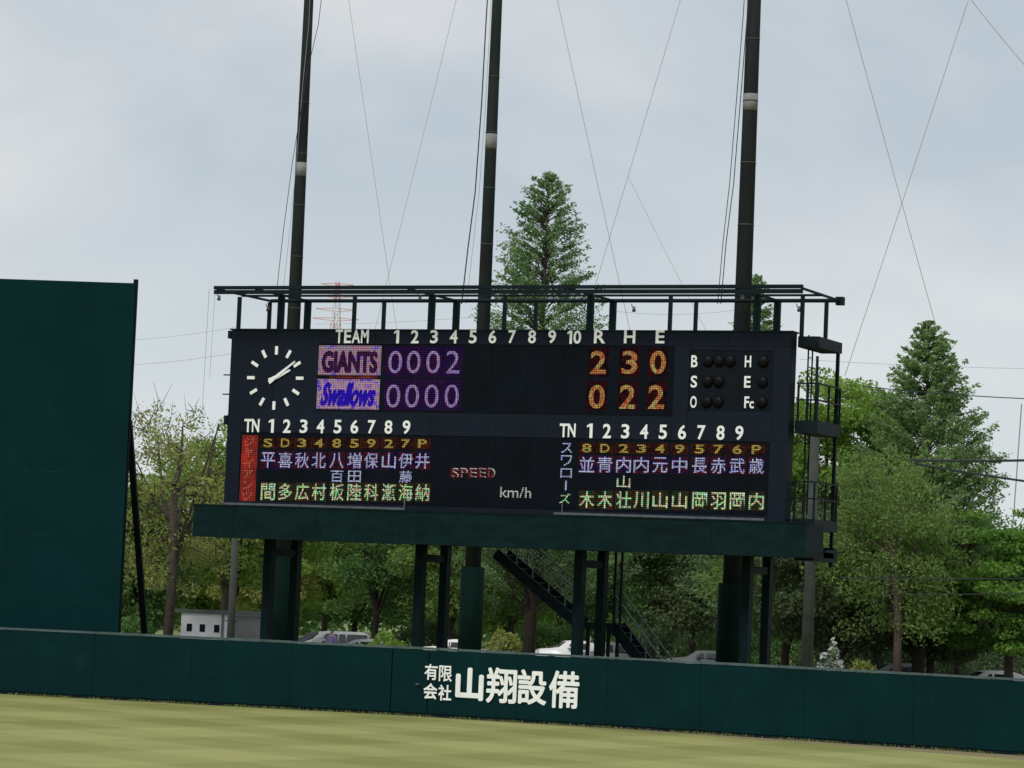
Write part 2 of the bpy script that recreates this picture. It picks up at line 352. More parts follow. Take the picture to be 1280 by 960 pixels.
face(X0, ux0, lz1, Z1, 2); face(ux0, X1, uz1, Z1, 8)
face(ux0, ux1, lz1, uz0, 6); face(ux1, bx0, lz1, uz1, 1); face(bx1, X1, lz1, uz1, 1); face(bx0, bx1, lz1, bz0, 1); face(bx0, bx1, bz1, uz1, 1)
face(X0, lx0, Z0, lz1, 1); face(lx1, X1, Z0, lz1, 1); face(lx0, lx1, Z0, lz0, 8)
MB().box(X0-0.06, X1+0.05, -0.03, 0.56, Z1+0.002, Z1+0.05).build('top_trim', M_STEEL, sb)
MB().box(X0-0.14, X0-0.01, -0.02, 0.3, Z1-0.28, Z1-0.02).build('corner_cap', M_STEEL, sb)
MB().box(X0-0.14, X0-0.01, -0.02, 0.3, 9.2, 9.5).build('corner_cap', M_STEEL, sb)
for z in (10.2, 10.85): MB().box(X0-0.3, X0-0.002, 0.1, 0.14, z, z+0.04).build('bracket', M_STEEL, sb)
# bright sill strips under the lower display
for (a, b) in (((272, 630), (505, 638)), ((692, 648), (955, 652))):
    p, r = onY(*a, -0.05), onY(*b, -0.05)
    MB().box(max(p.x, X0), r.x, -0.06, -0.002, Z0+0.02, Z0+0.09).build('sill', M_TRIM, sb)
MB().box(XZ(507, 620)[0]-.03, XZ(507, 620)[0]+.01, -0.05, -0.002, Z0+0.02, Z0+0.42).build('conduit', M_TRIM, sb)
MB().box(XZ(704, 620)[0]-.02, XZ(704, 620)[0]+.01, -0.04, -0.002, Z0+0.10, Z0+0.40).build('conduit', M_TRIM, sb)

# upper display: modules side by side
def screen(x0, x1, z0, z1, n):
    root = MB().box(x0, x1, 0.028, 0.034, z0, z1).build('display', M_DARK, sb)
    for k in range(n):
        a = x0+(x1-x0)*k/n; b = x0+(x1-x0)*(k+1)/n
        MB().box(a+0.006, b-0.006, 0.016, 0.0275, z0+0.01, z1-0.01).build('module', M_DARK, root)
    return root
up_s = screen(ux0, ux1, uz0, uz1, 10)
lo_s = screen(lx0, lx1, lz0, lz1, 16)
bso = MB().box(bx0, bx1, 0.02, 0.034, bz0, bz1).build('count_panel', mat('count_panel_black', (.0035, .0065, .011), .6, var=.3, spec=.1), sb)
YG = 0.010
def cell(x0, y0, x1, y1, m, parent, name='lit_cell', Y=0.0135):
    a = onY((x0+x1)/2, (y0+y1)/2, Y); hx = (onY(x1, (y0+y1)/2, Y).x-onY(x0, (y0+y1)/2, Y).x)/2; hz = (onY((x0+x1)/2, y0, Y).z-onY((x0+x1)/2, y1, Y).z)/2
    return MB().box(a.x-hx, a.x+hx, Y, Y+0.002, a.z-hz, a.z+hz).build(name, m, parent)
L_PUR = led('led_purple_glow', [(0.014, 0.003, 0.022), (0.003, 0.003, 0.030), (0.022, 0.002, 0.020), (0.004, 0.002, 0.016), (0.012, 0.001, 0.040)], 2.6)
L_PURD = led('led_purple_digit', [(0.26, 0.15, 0.20), (0.13, 0.09, 0.26), (0.24, 0.17, 0.30), (0.10, 0.06, 0.20)], 5)
L_LOGO1 = led('led_logo_pale', [(0.16, 0.11, 0.24), (0.27, 0.11, 0.16), (0.20, 0.17, 0.18), (0.13, 0.06, 0.32)], 3.0)
L_LOGO2 = led('led_logo_lilac', [(0.12, 0.06, 0.34), (0.23, 0.12, 0.24), (0.30, 0.20, 0.20), (0.07, 0.03, 0.38)], 3.2)
L_LOGOT = led('led_logo_dark', [(0.008, 0.004, 0.014), (0.035, 0.005, 0.04), (0.003, 0.003, 0.008)], 5)
L_LOGOB = led('led_logo_blue', [(0.018, 0.004, 0.14), (0.006, 0.003, 0.32), (0.04, 0.005, 0.20)], 4)
L_RHE = led('led_amber', [(0.26, 0.020, 0.015), (0.27, 0.17, 0.04), (0.22, 0.025, 0.02), (0.22, 0.28, 0.08), (0.30, 0.07, 0.03)], 4.0)
L_RHEG = led('led_amber_glow', [(0.0, 0.0, 0.0), (0.005, 0.001, 0.002), (0.022, 0.001, 0.001), (0.002, 0.001, 0.002)], 2.6)
L_RED = led('led_red', [(0.05, 0.010, 0.010), (0.20, 0.016, 0.010), (0.12, 0.014, 0.010), (0.34, 0.022, 0.010)], 1.4, stretch=(1, 1, .7))
L_REDT = led('led_red_text', [(0.20, 0.08, 0.05), (0.32, 0.06, 0.03), (0.13, 0.09, 0.06)], 5)
L_POS = led('led_yellow', [(0.26, 0.22, 0.04), (0.15, 0.15, 0.05), (0.30, 0.18, 0.02), (0.19, 0.23, 0.07)], 6)
L_POSG = led('led_dark_red', [(0.022, 0.003, 0.001), (0.002, 0.002, 0.002), (0.040, 0.007, 0.001), (0.006, 0.001, 0.003)], 3.5)
L_NAM = led('led_white_blue', [(0.22, 0.26, 0.42), (0.32, 0.36, 0.40), (0.15, 0.17, 0.40), (0.34, 0.26, 0.40)], 7)
L_NAMG = led('led_dark_blue', [(0.014, 0.001, 0.010), (0.001, 0.003, 0.026), (0.045, 0.003, 0.004), (0.003, 0.003, 0.014)], 3.2)
L_NAM3 = led('led_white_green', [(0.26, 0.48, 0.26), (0.05, 0.40, 0.22), (0.42, 0.46, 0.10), (0.34, 0.52, 0.38), (0.34, 0.08, 0.05), (0.07, 0.48, 0.26), (0.40, 0.50, 0.40)], 4.5)
L_NAM3G = led('led_dark_mixed', [(0.001, 0.018, 0.004), (0.045, 0.003, 0.002), (0.001, 0.024, 0.010), (0.020, 0.004, 0.001), (0.001, 0.006, 0.003)], 3.6)
L_SPD = led('led_speed', [(0.34, 0.18, 0.18), (0.22, 0.30, 0.26), (0.36, 0.38, 0.30)], 7)

# team boxes
g1 = cell(398, 432, 476, 469, L_LOGO1, up_s, 'team_logo_panel')
put_text('letters', 'GIANTS', 437, 452.5, 70, 28, 0.0085, L_LOGOT, g1, bold=0.02, fat=.028)
g2 = cell(395, 474, 474, 511.5, L_LOGO2, up_s, 'team_logo_panel')
put_text('letters', 'Swallows', 435, 493, 70, 30, 0.0085, L_LOGOB, g2, bold=0.02, shear=0.45, fat=.022)
cell(412, 470, 472, 473, led('led_red_line', [(0.12, 0.02, 0.01), (0.03, 0.005, 0.005)], 2), up_s, 'lit_strip')
# innings
for x in (493, 516, 541, 565):
    cell(x-12, 433, x+13, 471, L_PUR, up_s)
for x in (491, 515, 539, 564):
    cell(x-12, 474, x+13, 513, L_PUR, up_s)
for x, ch in zip((494, 517, 541.5, 566), '0002'): put_text('digit', ch, x, 452.5, 17, 28, YG, L_PURD, up_s, bold=-0.004)
for x, ch in zip((491.5, 515, 539.5, 564.5), '0000'): put_text('digit', ch, x, 495, 17.5, 29, YG, L_PURD, up_s, bold=-0.004)
for x, ch in zip((748, 787, 822.5), '230'):
    cell(x-13, 434, x+13, 471, L_RHEG, up_s); put_text('digit', ch, x, 453, 20, 29, YG, L_RHE, up_s, bold=0.02)
for x, ch in zip((746, 784.5, 820.5), '022'):
    cell(x-13, 476, x+13, 513, L_RHEG, up_s); put_text('digit', ch, x, 496, 20, 30, YG, L_RHE, up_s, bold=0.02)
# white header plates
for ch, x, w in [('T', 424.5, 9), ('E', 435, 8.5), ('A', 445.5, 10.5), ('M', 456.5, 9.5)]: put_text('letter', ch, x, 420.5, w, 17, -0.004, M_WHITE, sb, bold=0.02, ext=0.02)
for ch, x in zip('123456789', (496, 519, 543, 567.5, 591.5, 616, 640.5, 665.5, 690.5)): put_text('digit', ch, x, 421, 6.5 if ch == '1' else 9.5, 16.5, -0.004, M_WHITE, sb, bold=0.02, ext=0.02)
put_text('digit', '1', 712.5, 421.5, 6, 16.5, -0.004, M_WHITE, sb, bold=0.02, ext=0.02); put_text('digit', '0', 722, 421.5, 9.5, 16.5, -0.004, M_WHITE, sb, bold=0.02, ext=0.02)
for ch, x in zip('RHE', (750, 787.5, 825.5)): put_text('letter', ch, x, 421, 14 if ch != 'E' else 11, 16.5, -0.004, M_WHITE, sb, bold=0.02, ext=0.02)
put_text('letter', 'T', 310.5, 532, 9.5, 16.5, -0.004, M_WHITE, sb, bold=0.02, ext=0.02); put_text('letter', 'N', 320, 532, 9, 16.5, -0.004, M_WHITE, sb, bold=0.02, ext=0.02)
for k, (ch, x) in enumerate(zip('123456789', (339.5, 359, 380, 401, 422.5, 443.5, 465, 486, 508.5))): put_text('digit', ch, x, 532.5+k*.2, 6.5 if ch == '1' else 9.5, 17, -0.004, M_WHITE, sb, bold=0.02, ext=0.02)
put_text('letter', 'T', 705, 538, 10, 17, -0.004, M_WHITE, sb, bold=0.02, ext=0.02); put_text('letter', 'N', 715, 538, 9.5, 17, -0.004, M_WHITE, sb, bold=0.02, ext=0.02)
for k, (ch, x) in enumerate(zip('123456789', (737.5, 759, 782, 805.5, 829, 853, 877, 901, 924.5))): put_text('digit', ch, x, 538.5+k*.35, 7 if ch == '1' else 10, 18, -0.004, M_WHITE, sb, bold=0.02, ext=0.02)
# count panel: letters and unlit lamps
def lamp(px, py, r=0.19):
    c = onY(px, py, 0.02); mb = MB(); vs = []; fs = []; n = 14
    for j, (rr, yy) in enumerate(((1.0, 0.0), (0.92, -0.05), (0.6, -0.085), (0.0, -0.1))):
        if rr: vs += [(c.x+r*rr*math.cos(2*math.pi*k/n), 0.02+yy, c.z+r*rr*math.sin(2*math.pi*k/n)) for k in range(n)]
        else: vs.append((c.x, 0.02+yy, c.z))
    for j in range(2): fs += [(j*n+k, j*n+(k+1) % n, (j+1)*n+(k+1) % n, (j+1)*n+k) for k in range(n)]
    fs += [(2*n+k, 2*n+(k+1) % n, 3*n) for k in range(n)]
    mb.poly(vs, fs).build('lamp', M_GLOBE, bso, smooth=True)
for row, (y, l1, l2, nl) in enumerate(((451.5, 'B', 'H', 3), (477, 'S', 'E', 2), (502.5, 'O', 'F', 2))):
    put_text('letter', l1, 868-row*.6, y, 8, 15, 0.014, M_WHITE, bso, bold=0.02)
    put_text('letter', l2, 935-row*.8, y+.3, 8 if row < 2 else 6, 14.5, 0.014, M_WHITE, bso, bold=0.02)
    if row == 2: put_text('letter', 'c', 939.5, y+3.5, 5.5, 9, 0.014, M_WHITE, bso, bold=0.02)
    for k in range(nl): lamp(885-row*.6+14*k, y)
    lamp(954-row*.7, y+.5)
# clock
clk = thing('clock', (0, 0, 0), None, None); clk.parent = sb; cc = onY(344.5, 472.5, 0.0)
clk.location = (cc.x-sb.location.x, 0-sb.location.y, cc.z)
RC = 0.93
for k in range(12):
    a = k*math.pi/6; d = Vector((math.sin(a), 0, math.cos(a)))
    MB().bar(cc+d*(RC-0.15)+Vector((0, -.02, 0)), cc+d*(RC+0.13)+Vector((0, -.02, 0)), 0.03, 0.105, up=d.cross(Vector((0, 1, 0)))).build('hour_mark', M_WHITE, clk)
def hand(name, ang, ln, tail, w, y):
    d = Vector((math.sin(ang), 0, math.cos(ang))); s_ = Vector((math.cos(ang), 0, -math.sin(ang)))
    p = [cc-d*tail-s_*w*.6, cc-d*tail+s_*w*.6, cc+s_*w*.5, cc+d*ln+s_*w*.22, cc+d*ln-s_*w*.22, cc-s_*w*.5]
    MB().poly([(v.x, y, v.z) for v in p]+[(v.x, y+.012, v.z) for v in p], [(0,1,2,3,4,5)[::-1], (6,7,8,9,10,11)]+[(i, (i+1) % 6, 6+(i+1) % 6, 6+i) for i in range(6)]).build(name, M_WHITE, clk)
hand('minute_hand', math.radians(53), 0.92, 0.26, 0.11, -0.075); hand('hour_hand', math.radians(64.5), 0.62, 0.24, 0.14, -0.055)
MB().tube([cc+Vector((0, -.09, 0)), cc+Vector((0, -.001, 0))], 0.05, 10).build('hub', M_WHITE, clk)

# lower display: line-ups
red = cell(301, 544, 321, 628, L_RED, lo_s, 'lit_strip')
for k, ch in enumerate('ジャイアンツ'): put_text('character', ch, 311.5-k*.6, 552+k*13.6, 13 if ch != 'ャ' else 10, 11, 0.0085, L_REDT, red, bold=0.006)
xl = [335, 356.5, 377.5, 398.5, 421, 443, 464, 486, 507, 528]
nl = ['平間', '喜多', '秋広', '北村', '八百板', '増田陸', '保科', '山瀬', '伊藤海', '井納']
xr = [733.5, 756, 779.5, 801.5, 825, 849.5, 874.5, 898, 921.5, 945.5]
nr = ['並木', '青木', '内山壮', '内川', '元山', '中山', '長岡', '赤羽', '武岡', '歳内']
def lineup(xs, pos, names, yp, y1, y2, y3, slope, sc):
    for k, x in enumerate(xs):
        d = slope*k; hw = 10*sc
        cell(x-hw, yp-7+d, x+hw, yp+7+d, L_POSG, lo_s); cell(x-hw, y1-11+d, x+hw, y1+11+d, L_NAMG, lo_s); cell(x-hw, y3-12+d, x+hw, y3+12+d, L_NAM3G, lo_s)
        put_text('digit' if pos[k].isdigit() else 'letter', pos[k], x, yp+d, 11*sc, 11, YG, L_POS, lo_s, bold=0.022)
        nm = names[k]
        put_text('character', nm[0], x, y1+d, 17.5*sc, 19.5, YG, L_NAM, lo_s, bold=0.008)
        if len(nm) == 3: put_text('character', nm[1], x, y2+d, 16*sc, 15, YG, L_NAM3 if xs is xr else L_NAM, lo_s, bold=0.008)
        put_text('character', nm[-1], x, y3+d, 17.5*sc, 21 if nm[-1] != '山' else 19, YG, L_NAM3, lo_s, bold=0.012)
lineup(xl, 'SD3485927P', nl, 553.5, 575, 595, 614.5, 0.12, 1.0)
lineup(xr, '8D2349576P', nr, 560, 580.5, 602, 624.5, 0.22, 1.08)
for k, (ch, h) in enumerate(zip('スワロー', (13, 13, 12, 2.2))):
    if ch != 'ー': put_text('character', ch, 708.5-k*.4, 560+k*15.6, 14, h, YG, L_NAM, lo_s, bold=0.004)
put_text('character', '｜', 707.5, 607, 2.2, 12, YG, L_NAM, lo_s, bold=0.004)
put_text('character', 'ズ', 706, 623, 14, 13, YG, L_NAM3, lo_s, bold=0.004)
for ch, x in zip('SPEED', (567.6, 578.6, 590.1, 601.6, 613.1)): put_text('letter', ch, x, 591, 10, 13, 0.0145, led('led_red_bloom', [(.085, .006, .010), (.04, .004, .008)], 4), lo_s, bold=0.006, fat=.025)  # red bloom around SPEED, drawn as a fatter glowing copy behind the letters
for ch, x in zip('SPEED', (569, 580, 591.5, 603, 614.5)): put_text('letter', ch, x, 591, 9, 12, YG, L_SPD, lo_s, bold=0.006)
put_text('letters', 'km/h', 644.5, 615.5, 39, 13, YG, L_SPD, lo_s, bold=0.004)

# legs, beams, top frame
ZT = 13.62
for x in CX:
    MB().box(x-.14, x+.14, 0.53, 0.88, 0, 12.30).box(x-.10, x+.10, 0.60, 0.76, 12.301, ZT-.063).build('column', M_GRN, sb)
    MB().box(x-.13, x+.13, 2.42, 2.76, 0, 12.30).box(x-.10, x+.10, 2.50, 2.66, 12.301, ZT-.05).build('column', M_GRN, sb)
    for y0, y1 in ((.53, .93), (2.42, 2.80)):
        MB().box(x-.36, x+.36, y0-.14, y1+.14, 0.0, 0.05).build('foot_plate', M_STEEL, sb)
    for z in (5.0, 9.4, 12.2):
        MB().box(x-.08, x+.08, 0.882, 2.418, z-.12, z+.12).build('tie_beam', M_GRN, sb)
FX0, FX1 = -10.42, 10.12
MB().box(FX0, FX1, -1.27, -1.13, ZT-.01, ZT+.10).box(FX0, FX1, -1.25, -1.15, ZT-.165, ZT-.035).build('front_beam', M_STEEL, sb)
MB().tube([(FX0+.1, 2.55, ZT), (FX1, 2.55, ZT)], 0.065, 10).build('rear_rail', M_STEEL, sb)
MB().box(FX0, FX1, 0.65, 0.72, ZT-.06, ZT+.01).build('middle_beam', M_STEEL, sb)
for x in (FX0+.06, -8.9, -3.3, 2.34, 8.0, FX1-.06):
    MB().box(x-.035, x+.035, -1.128, 0.648, ZT-.035, ZT+.035).box(x-.035, x+.035, 0.722, 2.62, ZT-.035, ZT+.035).build('cross_beam', M_STEEL, sb)
MB().box(FX1-.16, FX1+.08, 2.48, 2.72, ZT-.14, ZT+.12).build('end_bracket', M_STEEL, sb)
for px, Y in ((299, .68), (443, .68), (631, .68), (838, .68), (1003, .68), (337, 2.55), (480, 2.55), (670, 2.55), (870, 2.55), (1033, 2.55)):
    x = onY(px, 388, Y).x
    MB().box(x-.055, x+.055, Y-.055, Y+.055, Z1+.052 if Y < 1 and x < X1 else 12.30, ZT-.063 if Y < 1 else ZT-.05).build('rail_post', M_STEEL, sb)
for px, py, Y in ((271, 371, -1.2), (333, 372, 2.4), (522, 370, -1.1), (617, 370, -1.1), (790, 369, 2.4), (925, 367, -1.1), (996, 370, 2.3)):
    x = onY(px, py, Y).x
    MB().tube([(x, Y, ZT-.12), (x+.02, Y, ZT-.2), (x+.08, Y+.02, ZT-.26)], 0.018, 6).tube([(x+.08, Y+.02, ZT-.22), (x+.1, Y-.03, ZT-.36)], [0.045, 0.065], 8).build('spotlight', M_TRIM, sb, smooth=True)
MB().tube([(onY(262, 366, -1.2).x-.02, -1.2, ZT), (onY(262, 366, -1.2).x-.06, -1.2, 9.4)], 0.008, 5).build('drop_cord', M_WIRE, sb)
MB().tube([(onY(269, 366, -1.2).x-.02, -1.18, ZT), (onY(268, 366, -1.2).x-.03, -1.18, 10.6)], 0.007, 5).build('drop_cord', M_WIRE, sb)

# walkway under the display: deck behind a solid green parapet
FY = -1.22; fx0, fx1, fz0, fz1 = -10.80, 10.50, 5.40, 6.43
n = 14
for k in range(n):
    a = fx0+(fx1-fx0)*k/n; b = fx0+(fx1-fx0)*(k+1)/n
    MB().box(a+.003, b-.003, FY, FY+.05, fz0, fz1).build('parapet_panel', M_FASC, sb)
MB().box(fx0, fx1, FY-.02, FY+.08, fz1+.003, fz1+.05).build('parapet_rail', M_GRN, sb)
MB().box(fx0+.01, fx1-.01, FY+.052, 0.5, fz0+.02, fz0+.14).build('walkway_deck', M_GRN, sb)
for xx in (fx0, fx1-.05): MB().box(xx, xx+.05, FY+.052, 0.5, fz0+.15, fz1).build('end_panel', M_FASC, sb)
MB().box(fx0+.1, fx1-.1, .56, .88, 5.45, 5.80).build('main_beam', M_GRN, sb)
MB().box(fx0+.5, fx1-.3, 2.44, 2.76, 5.45, 5.80).build('main_beam', M_GRN, sb)
MB().box(fx0+.3, fx1, 0.9, 2.4, 5.62, 5.70).build('rear_deck', M_STEEL, sb)

# balconies on the right side of the cabinet
def platform(z, th, x1, y0=.45, y1=2.75, rail=True, rh=1.15, x0=X1+.06):
    MB().box(x0, x1, y0, y1, z-th, z).build('side_platform', M_STEEL, sb)
    if not rail: return
    for (xa, ya) in ((x1-.05, y0+.05), (x1-.05, (y0+y1)/2), (x1-.05, y1-.05), ((x0+x1)/2, y0+.05), (x0+.06, y0+.05)):
        MB().box(xa-.03, xa+.03, ya-.03, ya+.03, z+.002, z+rh-.032).build('rail_post', M_STEEL, sb)
    mb = MB()
    for h in (rh, rh*.55):
        mb.bar((x1-.05, y0+.02, z+h), (x1-.05, y1, z+h), 0.05); mb.bar((x0, y0+.05, z+h), (x1-.08, y0+.05, z+h), 0.05)
    mb.build('railing', M_STEEL, sb)
platform(12.29, .34, 10.15, rail=False)
platform(onY(1015, 528, 1.5).z, .40, 10.20)
platform(onY(1010, 650, 1.5).z, .34, 10.20)
platform(onY(1020, 697, 1.5).z, .12, 10.20, rail=False, x0=fx1-.9)
xp = onY(1022, 600, .4).x
MB().box(10.02, 10.12, 2.55, 2.65, 5.2, 12.0).build('rail_post', M_STEEL, sb)
lad = MB()
for yy in (1.2, 1.6): lad.bar((9.56, yy, 6.8), (9.56, yy, 12.4), 0.04)
for i in range(18): lad.bar((9.56, 1.21, 6.9+i*.3), (9.56, 1.59, 6.9+i*.3), 0.025)
lad.build('ladder', M_STEEL, sb)

# ------------------------------------------------------------------ stairs
st = thing('steel_stairs', (2, 4.0, 0), 'dark steel stairs climbing with one landing up to the scoreboard walkway', 'stairs')
a = onY(628, 690, 3.9); b = onY(728, 776, 3.9); c = onY(772, 779, 3.9)
zl = (b.z+c.z)/2; b.z = c.z = zl
e_ = Vector((c.x+zl*0.86, 3.9, 0.0))
for yy in (3.35, 4.25):
    for p, r in ((a, b), (c, e_)):
        MB().bar((p.x, yy, p.z-.05), (r.x, yy, max(r.z-.05, .12)), 0.05, 0.34).build('stringer', M_STEEL, st)
        mb = MB(); off = 1.0
        mb.bar((p.x, yy, p.z+off), (r.x, yy, r.z+off), 0.045); mb.bar((p.x, yy, p.z+off*.6), (r.x, yy, r.z+off*.6), 0.03)
        nn = 5
        for k in range(nn): 
            t = (k+.3)/nn; x = p.x+(r.x-p.x)*t; z = p.z+(r.z-p.z)*t
            mb.bar((x, yy, z), (x, yy, z+off), 0.035)
        mb.build('handrail', mat('stair_rail_paint', (0.05, 0.10, 0.09), .5), st)
    mb = MB(); mb.bar((b.x, yy, zl+1.0), (c.x, yy, zl+1.0), .045); mb.bar((b.x, yy, zl+.6), (c.x, yy, zl+.6), .03); mb.build('handrail', MATS['stair_rail_paint'], st)
MB().box(b.x-.05, c.x+.05, 3.3, 4.3, zl-.22, zl-.02).build('landing', M_STEEL, st)
for p, r in ((a, b), (c, e_)):
    nst = max(2, int((p.z-r.z)/.2))
    for k in range(nst):
        t = (k+.5)/nst; x = p.x+(r.x-p.x)*t; z = p.z+(r.z-p.z)*t
        MB().box(x-.14, x+.14, 3.38, 4.22, z-.02, z+.02).build('tread', M_STEEL, st)
for x in (b.x+.1, c.x-.1):
    for yy in (3.4, 4.2): MB().box(x-.05, x+.05, yy-.05, yy+.05, 0, zl-.222).build('leg', M_STEEL, st)
for px in (769, 777):
    x = onY(px, 740, 3.3).x; MB().box(x-.035, x+.035, 3.22, 3.29, zl-.2, 5.62).build('hanger', M_STEEL, st)

# ------------------------------------------------------------------ net poles and cables
def mastp(name, x, y, r0, r1, h, zb, label, padz):
    t = thing(name, (x, y, 0), label, 'pole', 'tall net poles behind the scoreboard')
    MB().tube([(x, y, 0), (x, y, h)], [r0, r0+(r1-r0)], 16).build('shaft', M_POLE, t, smooth=True)
    MB().tube([(x, y, zb-.28), (x, y, zb+.28)], r0+(r1-r0)*zb/h+.005, 16).build('band', M_BAND, t, smooth=True)
    MB().tube([(x, y, 0), (x, y, padz)], r0+.12, 16).build('padding', M_PAD, t, smooth=True)
    for k in range(9): 
        z = padz+1.5+k*2.1
        MB().tube([(x, y, z), (x, y, z+.04)], r0+(r1-r0)*z/h+.010, 16).build('joint_ring', M_CONC, t, smooth=True)
    return t
PL = atD(376, 212, 126.6); PM = atD(614, 177, 116.6); PR = atD(938, 128, 105)
mastp('net_pole', PL.x, PL.y, .355, .12, 40, PL.z, 'leftmost tall dark net pole with white band above clock', 5.2)
mastp('net_pole', PM.x, PM.y, .32, .13, 38, PM.z, 'middle tall dark net pole standing left of the pointed tree', 4.9)
mastp('net_pole', PR.x, PR.y, .35, .175, 36, PR.z, 'rightmost tall dark net pole, thickest of the three', 4.6)
def wire(name, pts, r, m, label, group=None, cat='cable'):
    return tag(MB().tube(pts, r, 5).build(name, m), label, cat, group)
def pline(x0, y0, x1, y1, d0, d1, n=8, sag=0.0):
    return [atD(x0+(x1-x0)*k/n, y0+(y1-y0)*k/n+sag*4*(k/n)*(1-k/n), d0+(d1-d0)*k/n) for k in range(n+1)]
def ext(x0, y0, x1, y1, e):
    return x0-(x1-x0)*e, y0-(y1-y0)*e, x1, y1
G1 = 'slanting net cables between the tall poles'
for (x0, y0, x1, y1, r, lb, e1) in (
    (436, 0, 497, 420, .009, 'thin slanting cable right of the leftmost net pole, leaning left going up', 0),
    (570, 0, 468, 415, .009, 'thin slanting cable left of the middle net pole, leaning right going up', 0),
    (697, 0, 789, 420, .010, 'thin cable crossing above the pointed tree, falling to the right', 0),
    (850, 0, 725, 420, .010, 'thin cable crossing right of the pointed tree, rising to the right', 0),
    (1058, 0, 1172, 415, .011, 'thin cable right of the rightmost pole, falling to the right', 0),
    (1210, 0, 1056, 470, .011, 'thin cable at upper right, rising to the right across another', 0),
    (1215, 0, 1290, 92, .010, 'short thin cable in the top right corner', 0),
    (785, 220, 885, 418, .006, 'faint short cable right of the pointed tree', 0)):
    X0, Y0, X1_, Y1 = ext(x0, y0, x1, y1, 0.25 if y0 == 0 else 0)
    dd = 126.6-(126.6-105)*((x0+x1)/2-376)/(938-376)
    # slants carry on down to the ground behind the board and trees
    X1b, Y1b = X1_+(X1_-X0)*0.0, Y1
    wire('net_cable', pline(X0, Y0, X1b, Y1b, dd, dd, 10, 2.0), r, M_WIRE, lb, G1)
for (pts, r, lb) in (
    ([(409, -60), (398, 30), (384, 90), (366, 200), (354, 290), (345, 372)], .014, 'loose cable hanging beside the leftmost net pole'),
    ([(390, -60), (386, 30), (378, 110), (371, 200), (362, 290), (353, 372)], .009, 'thin second cable close to the leftmost net pole'),
    ([(613, -60), (608, 20), (602, 130), (594, 240), (585, 310), (577, 380)], .024, 'dark hoisting cable hanging beside the middle net pole'),
    ([(617, -60), (613, 20), (607, 130), (599, 240), (591, 310), (583, 380)], .009, 'thin cable between middle net pole and its hoisting cable'),
    ([(934, -60), (929, 20), (921, 120), (912, 230), (904, 300), (897, 380)], .014, 'left one of two cables hanging beside the rightmost net pole'),
    ([(939, -60), (934, 20), (926, 120), (917, 230), (908, 300), (901, 380)], .016, 'right one of two cables hanging beside the rightmost net pole')):
    dep = 126.4 if pts[0][0] < 500 else (116.4 if pts[0][0] < 800 else 104.8)
    # smooth the hand-measured points a little
    P = [atD(x, y, dep) for x, y in pts]
    Q = []
    for i in range(len(P)-1):
        for k in range(4): Q.append(P[i].lerp(P[i+1], k/4))
    Q.append(P[-1]); wire('hoist_cable', Q, r, M_WIRED if r > .012 else M_WIRE, lb, 'hoisting cables beside the net poles')
for (x0, y0, x1, y1, d, r, lb, s_) in (
    (1138, 575, 1300, 575, 120, .050, 'upper one of two thick cables at the right edge', 1),
    (1142, 579, 1300, 604, 120, .045, 'lower one of two thick cables at the right edge', 1),
    (1078, 483, 1300, 499, 130, .022, 'thin power line passing in front of the pointed tree at right', 2),
    (1050, 722, 1300, 723, 122, .020, 'dark horizontal cable low across the trees at right', 1),
    (1100, 743, 1300, 741, 122, .018, 'lowest dark horizontal cable across the trees at right', 1),
    (1000, 449, 1300, 461, 260, .016, 'faint distant power line above the round tree at right', 2),
    (165, 456, 300, 440, 300, .016, 'faint distant power line, lower one left of the clock', 2),
    (165, 425, 300, 408, 300, .014, 'faint distant power line, upper one left of the clock', 2),
    (395, 405, 640, 392, 300, .016, 'faint distant power line seen through the frame above TEAM', 3),
    (760, 388, 930, 386, 300, .016, 'faint distant power line seen through the frame above R H E', 6)):
    wire('power_line', pline(x0, y0, x1, y1, d, d, 10, s_), r, M_WIRED if r > .017 else M_WIRE, lb, 'power lines')
wire('guy_wire', pline(1277, 505, 1266, 660, 150, 150, 6, 0), .03, M_WIRE, 'pale guy wire hanging near the right edge beside trees')

def conc(px_top, py_top, px_bot, dep, r, label, pipe=0):
    top = atD(px_top, py_top, dep); t = thing('utility_pole', (top.x, top.y, 0), label, 'pole', 'concrete utility poles')
    MB().tube([(top.x, top.y, 0), (top.x, top.y, top.z)], [r*1.15, r*.85], 12).build('shaft', M_CONC, t, smooth=True)
    for k in range(5): 
        z = 2.5+k*1.0
        MB().bar((top.x-r-.12, top.y, z), (top.x+r+.12, top.y, z), .03).build('step_bolt', M_STEEL, t)
    if pipe: MB().tube([(top.x, top.y-.02, top.z-.5), (top.x, top.y-.02, top.z+pipe)], .055, 8).build('pipe', M_STEEL, t, smooth=True)
conc(1019, 532, 1011, 112, .20, 'grey concrete utility pole behind the side platforms right of the scoreboard', 2.5)
conc(295, 655, 292, 118, .14, 'slim grey concrete utility pole in front of the white hut')

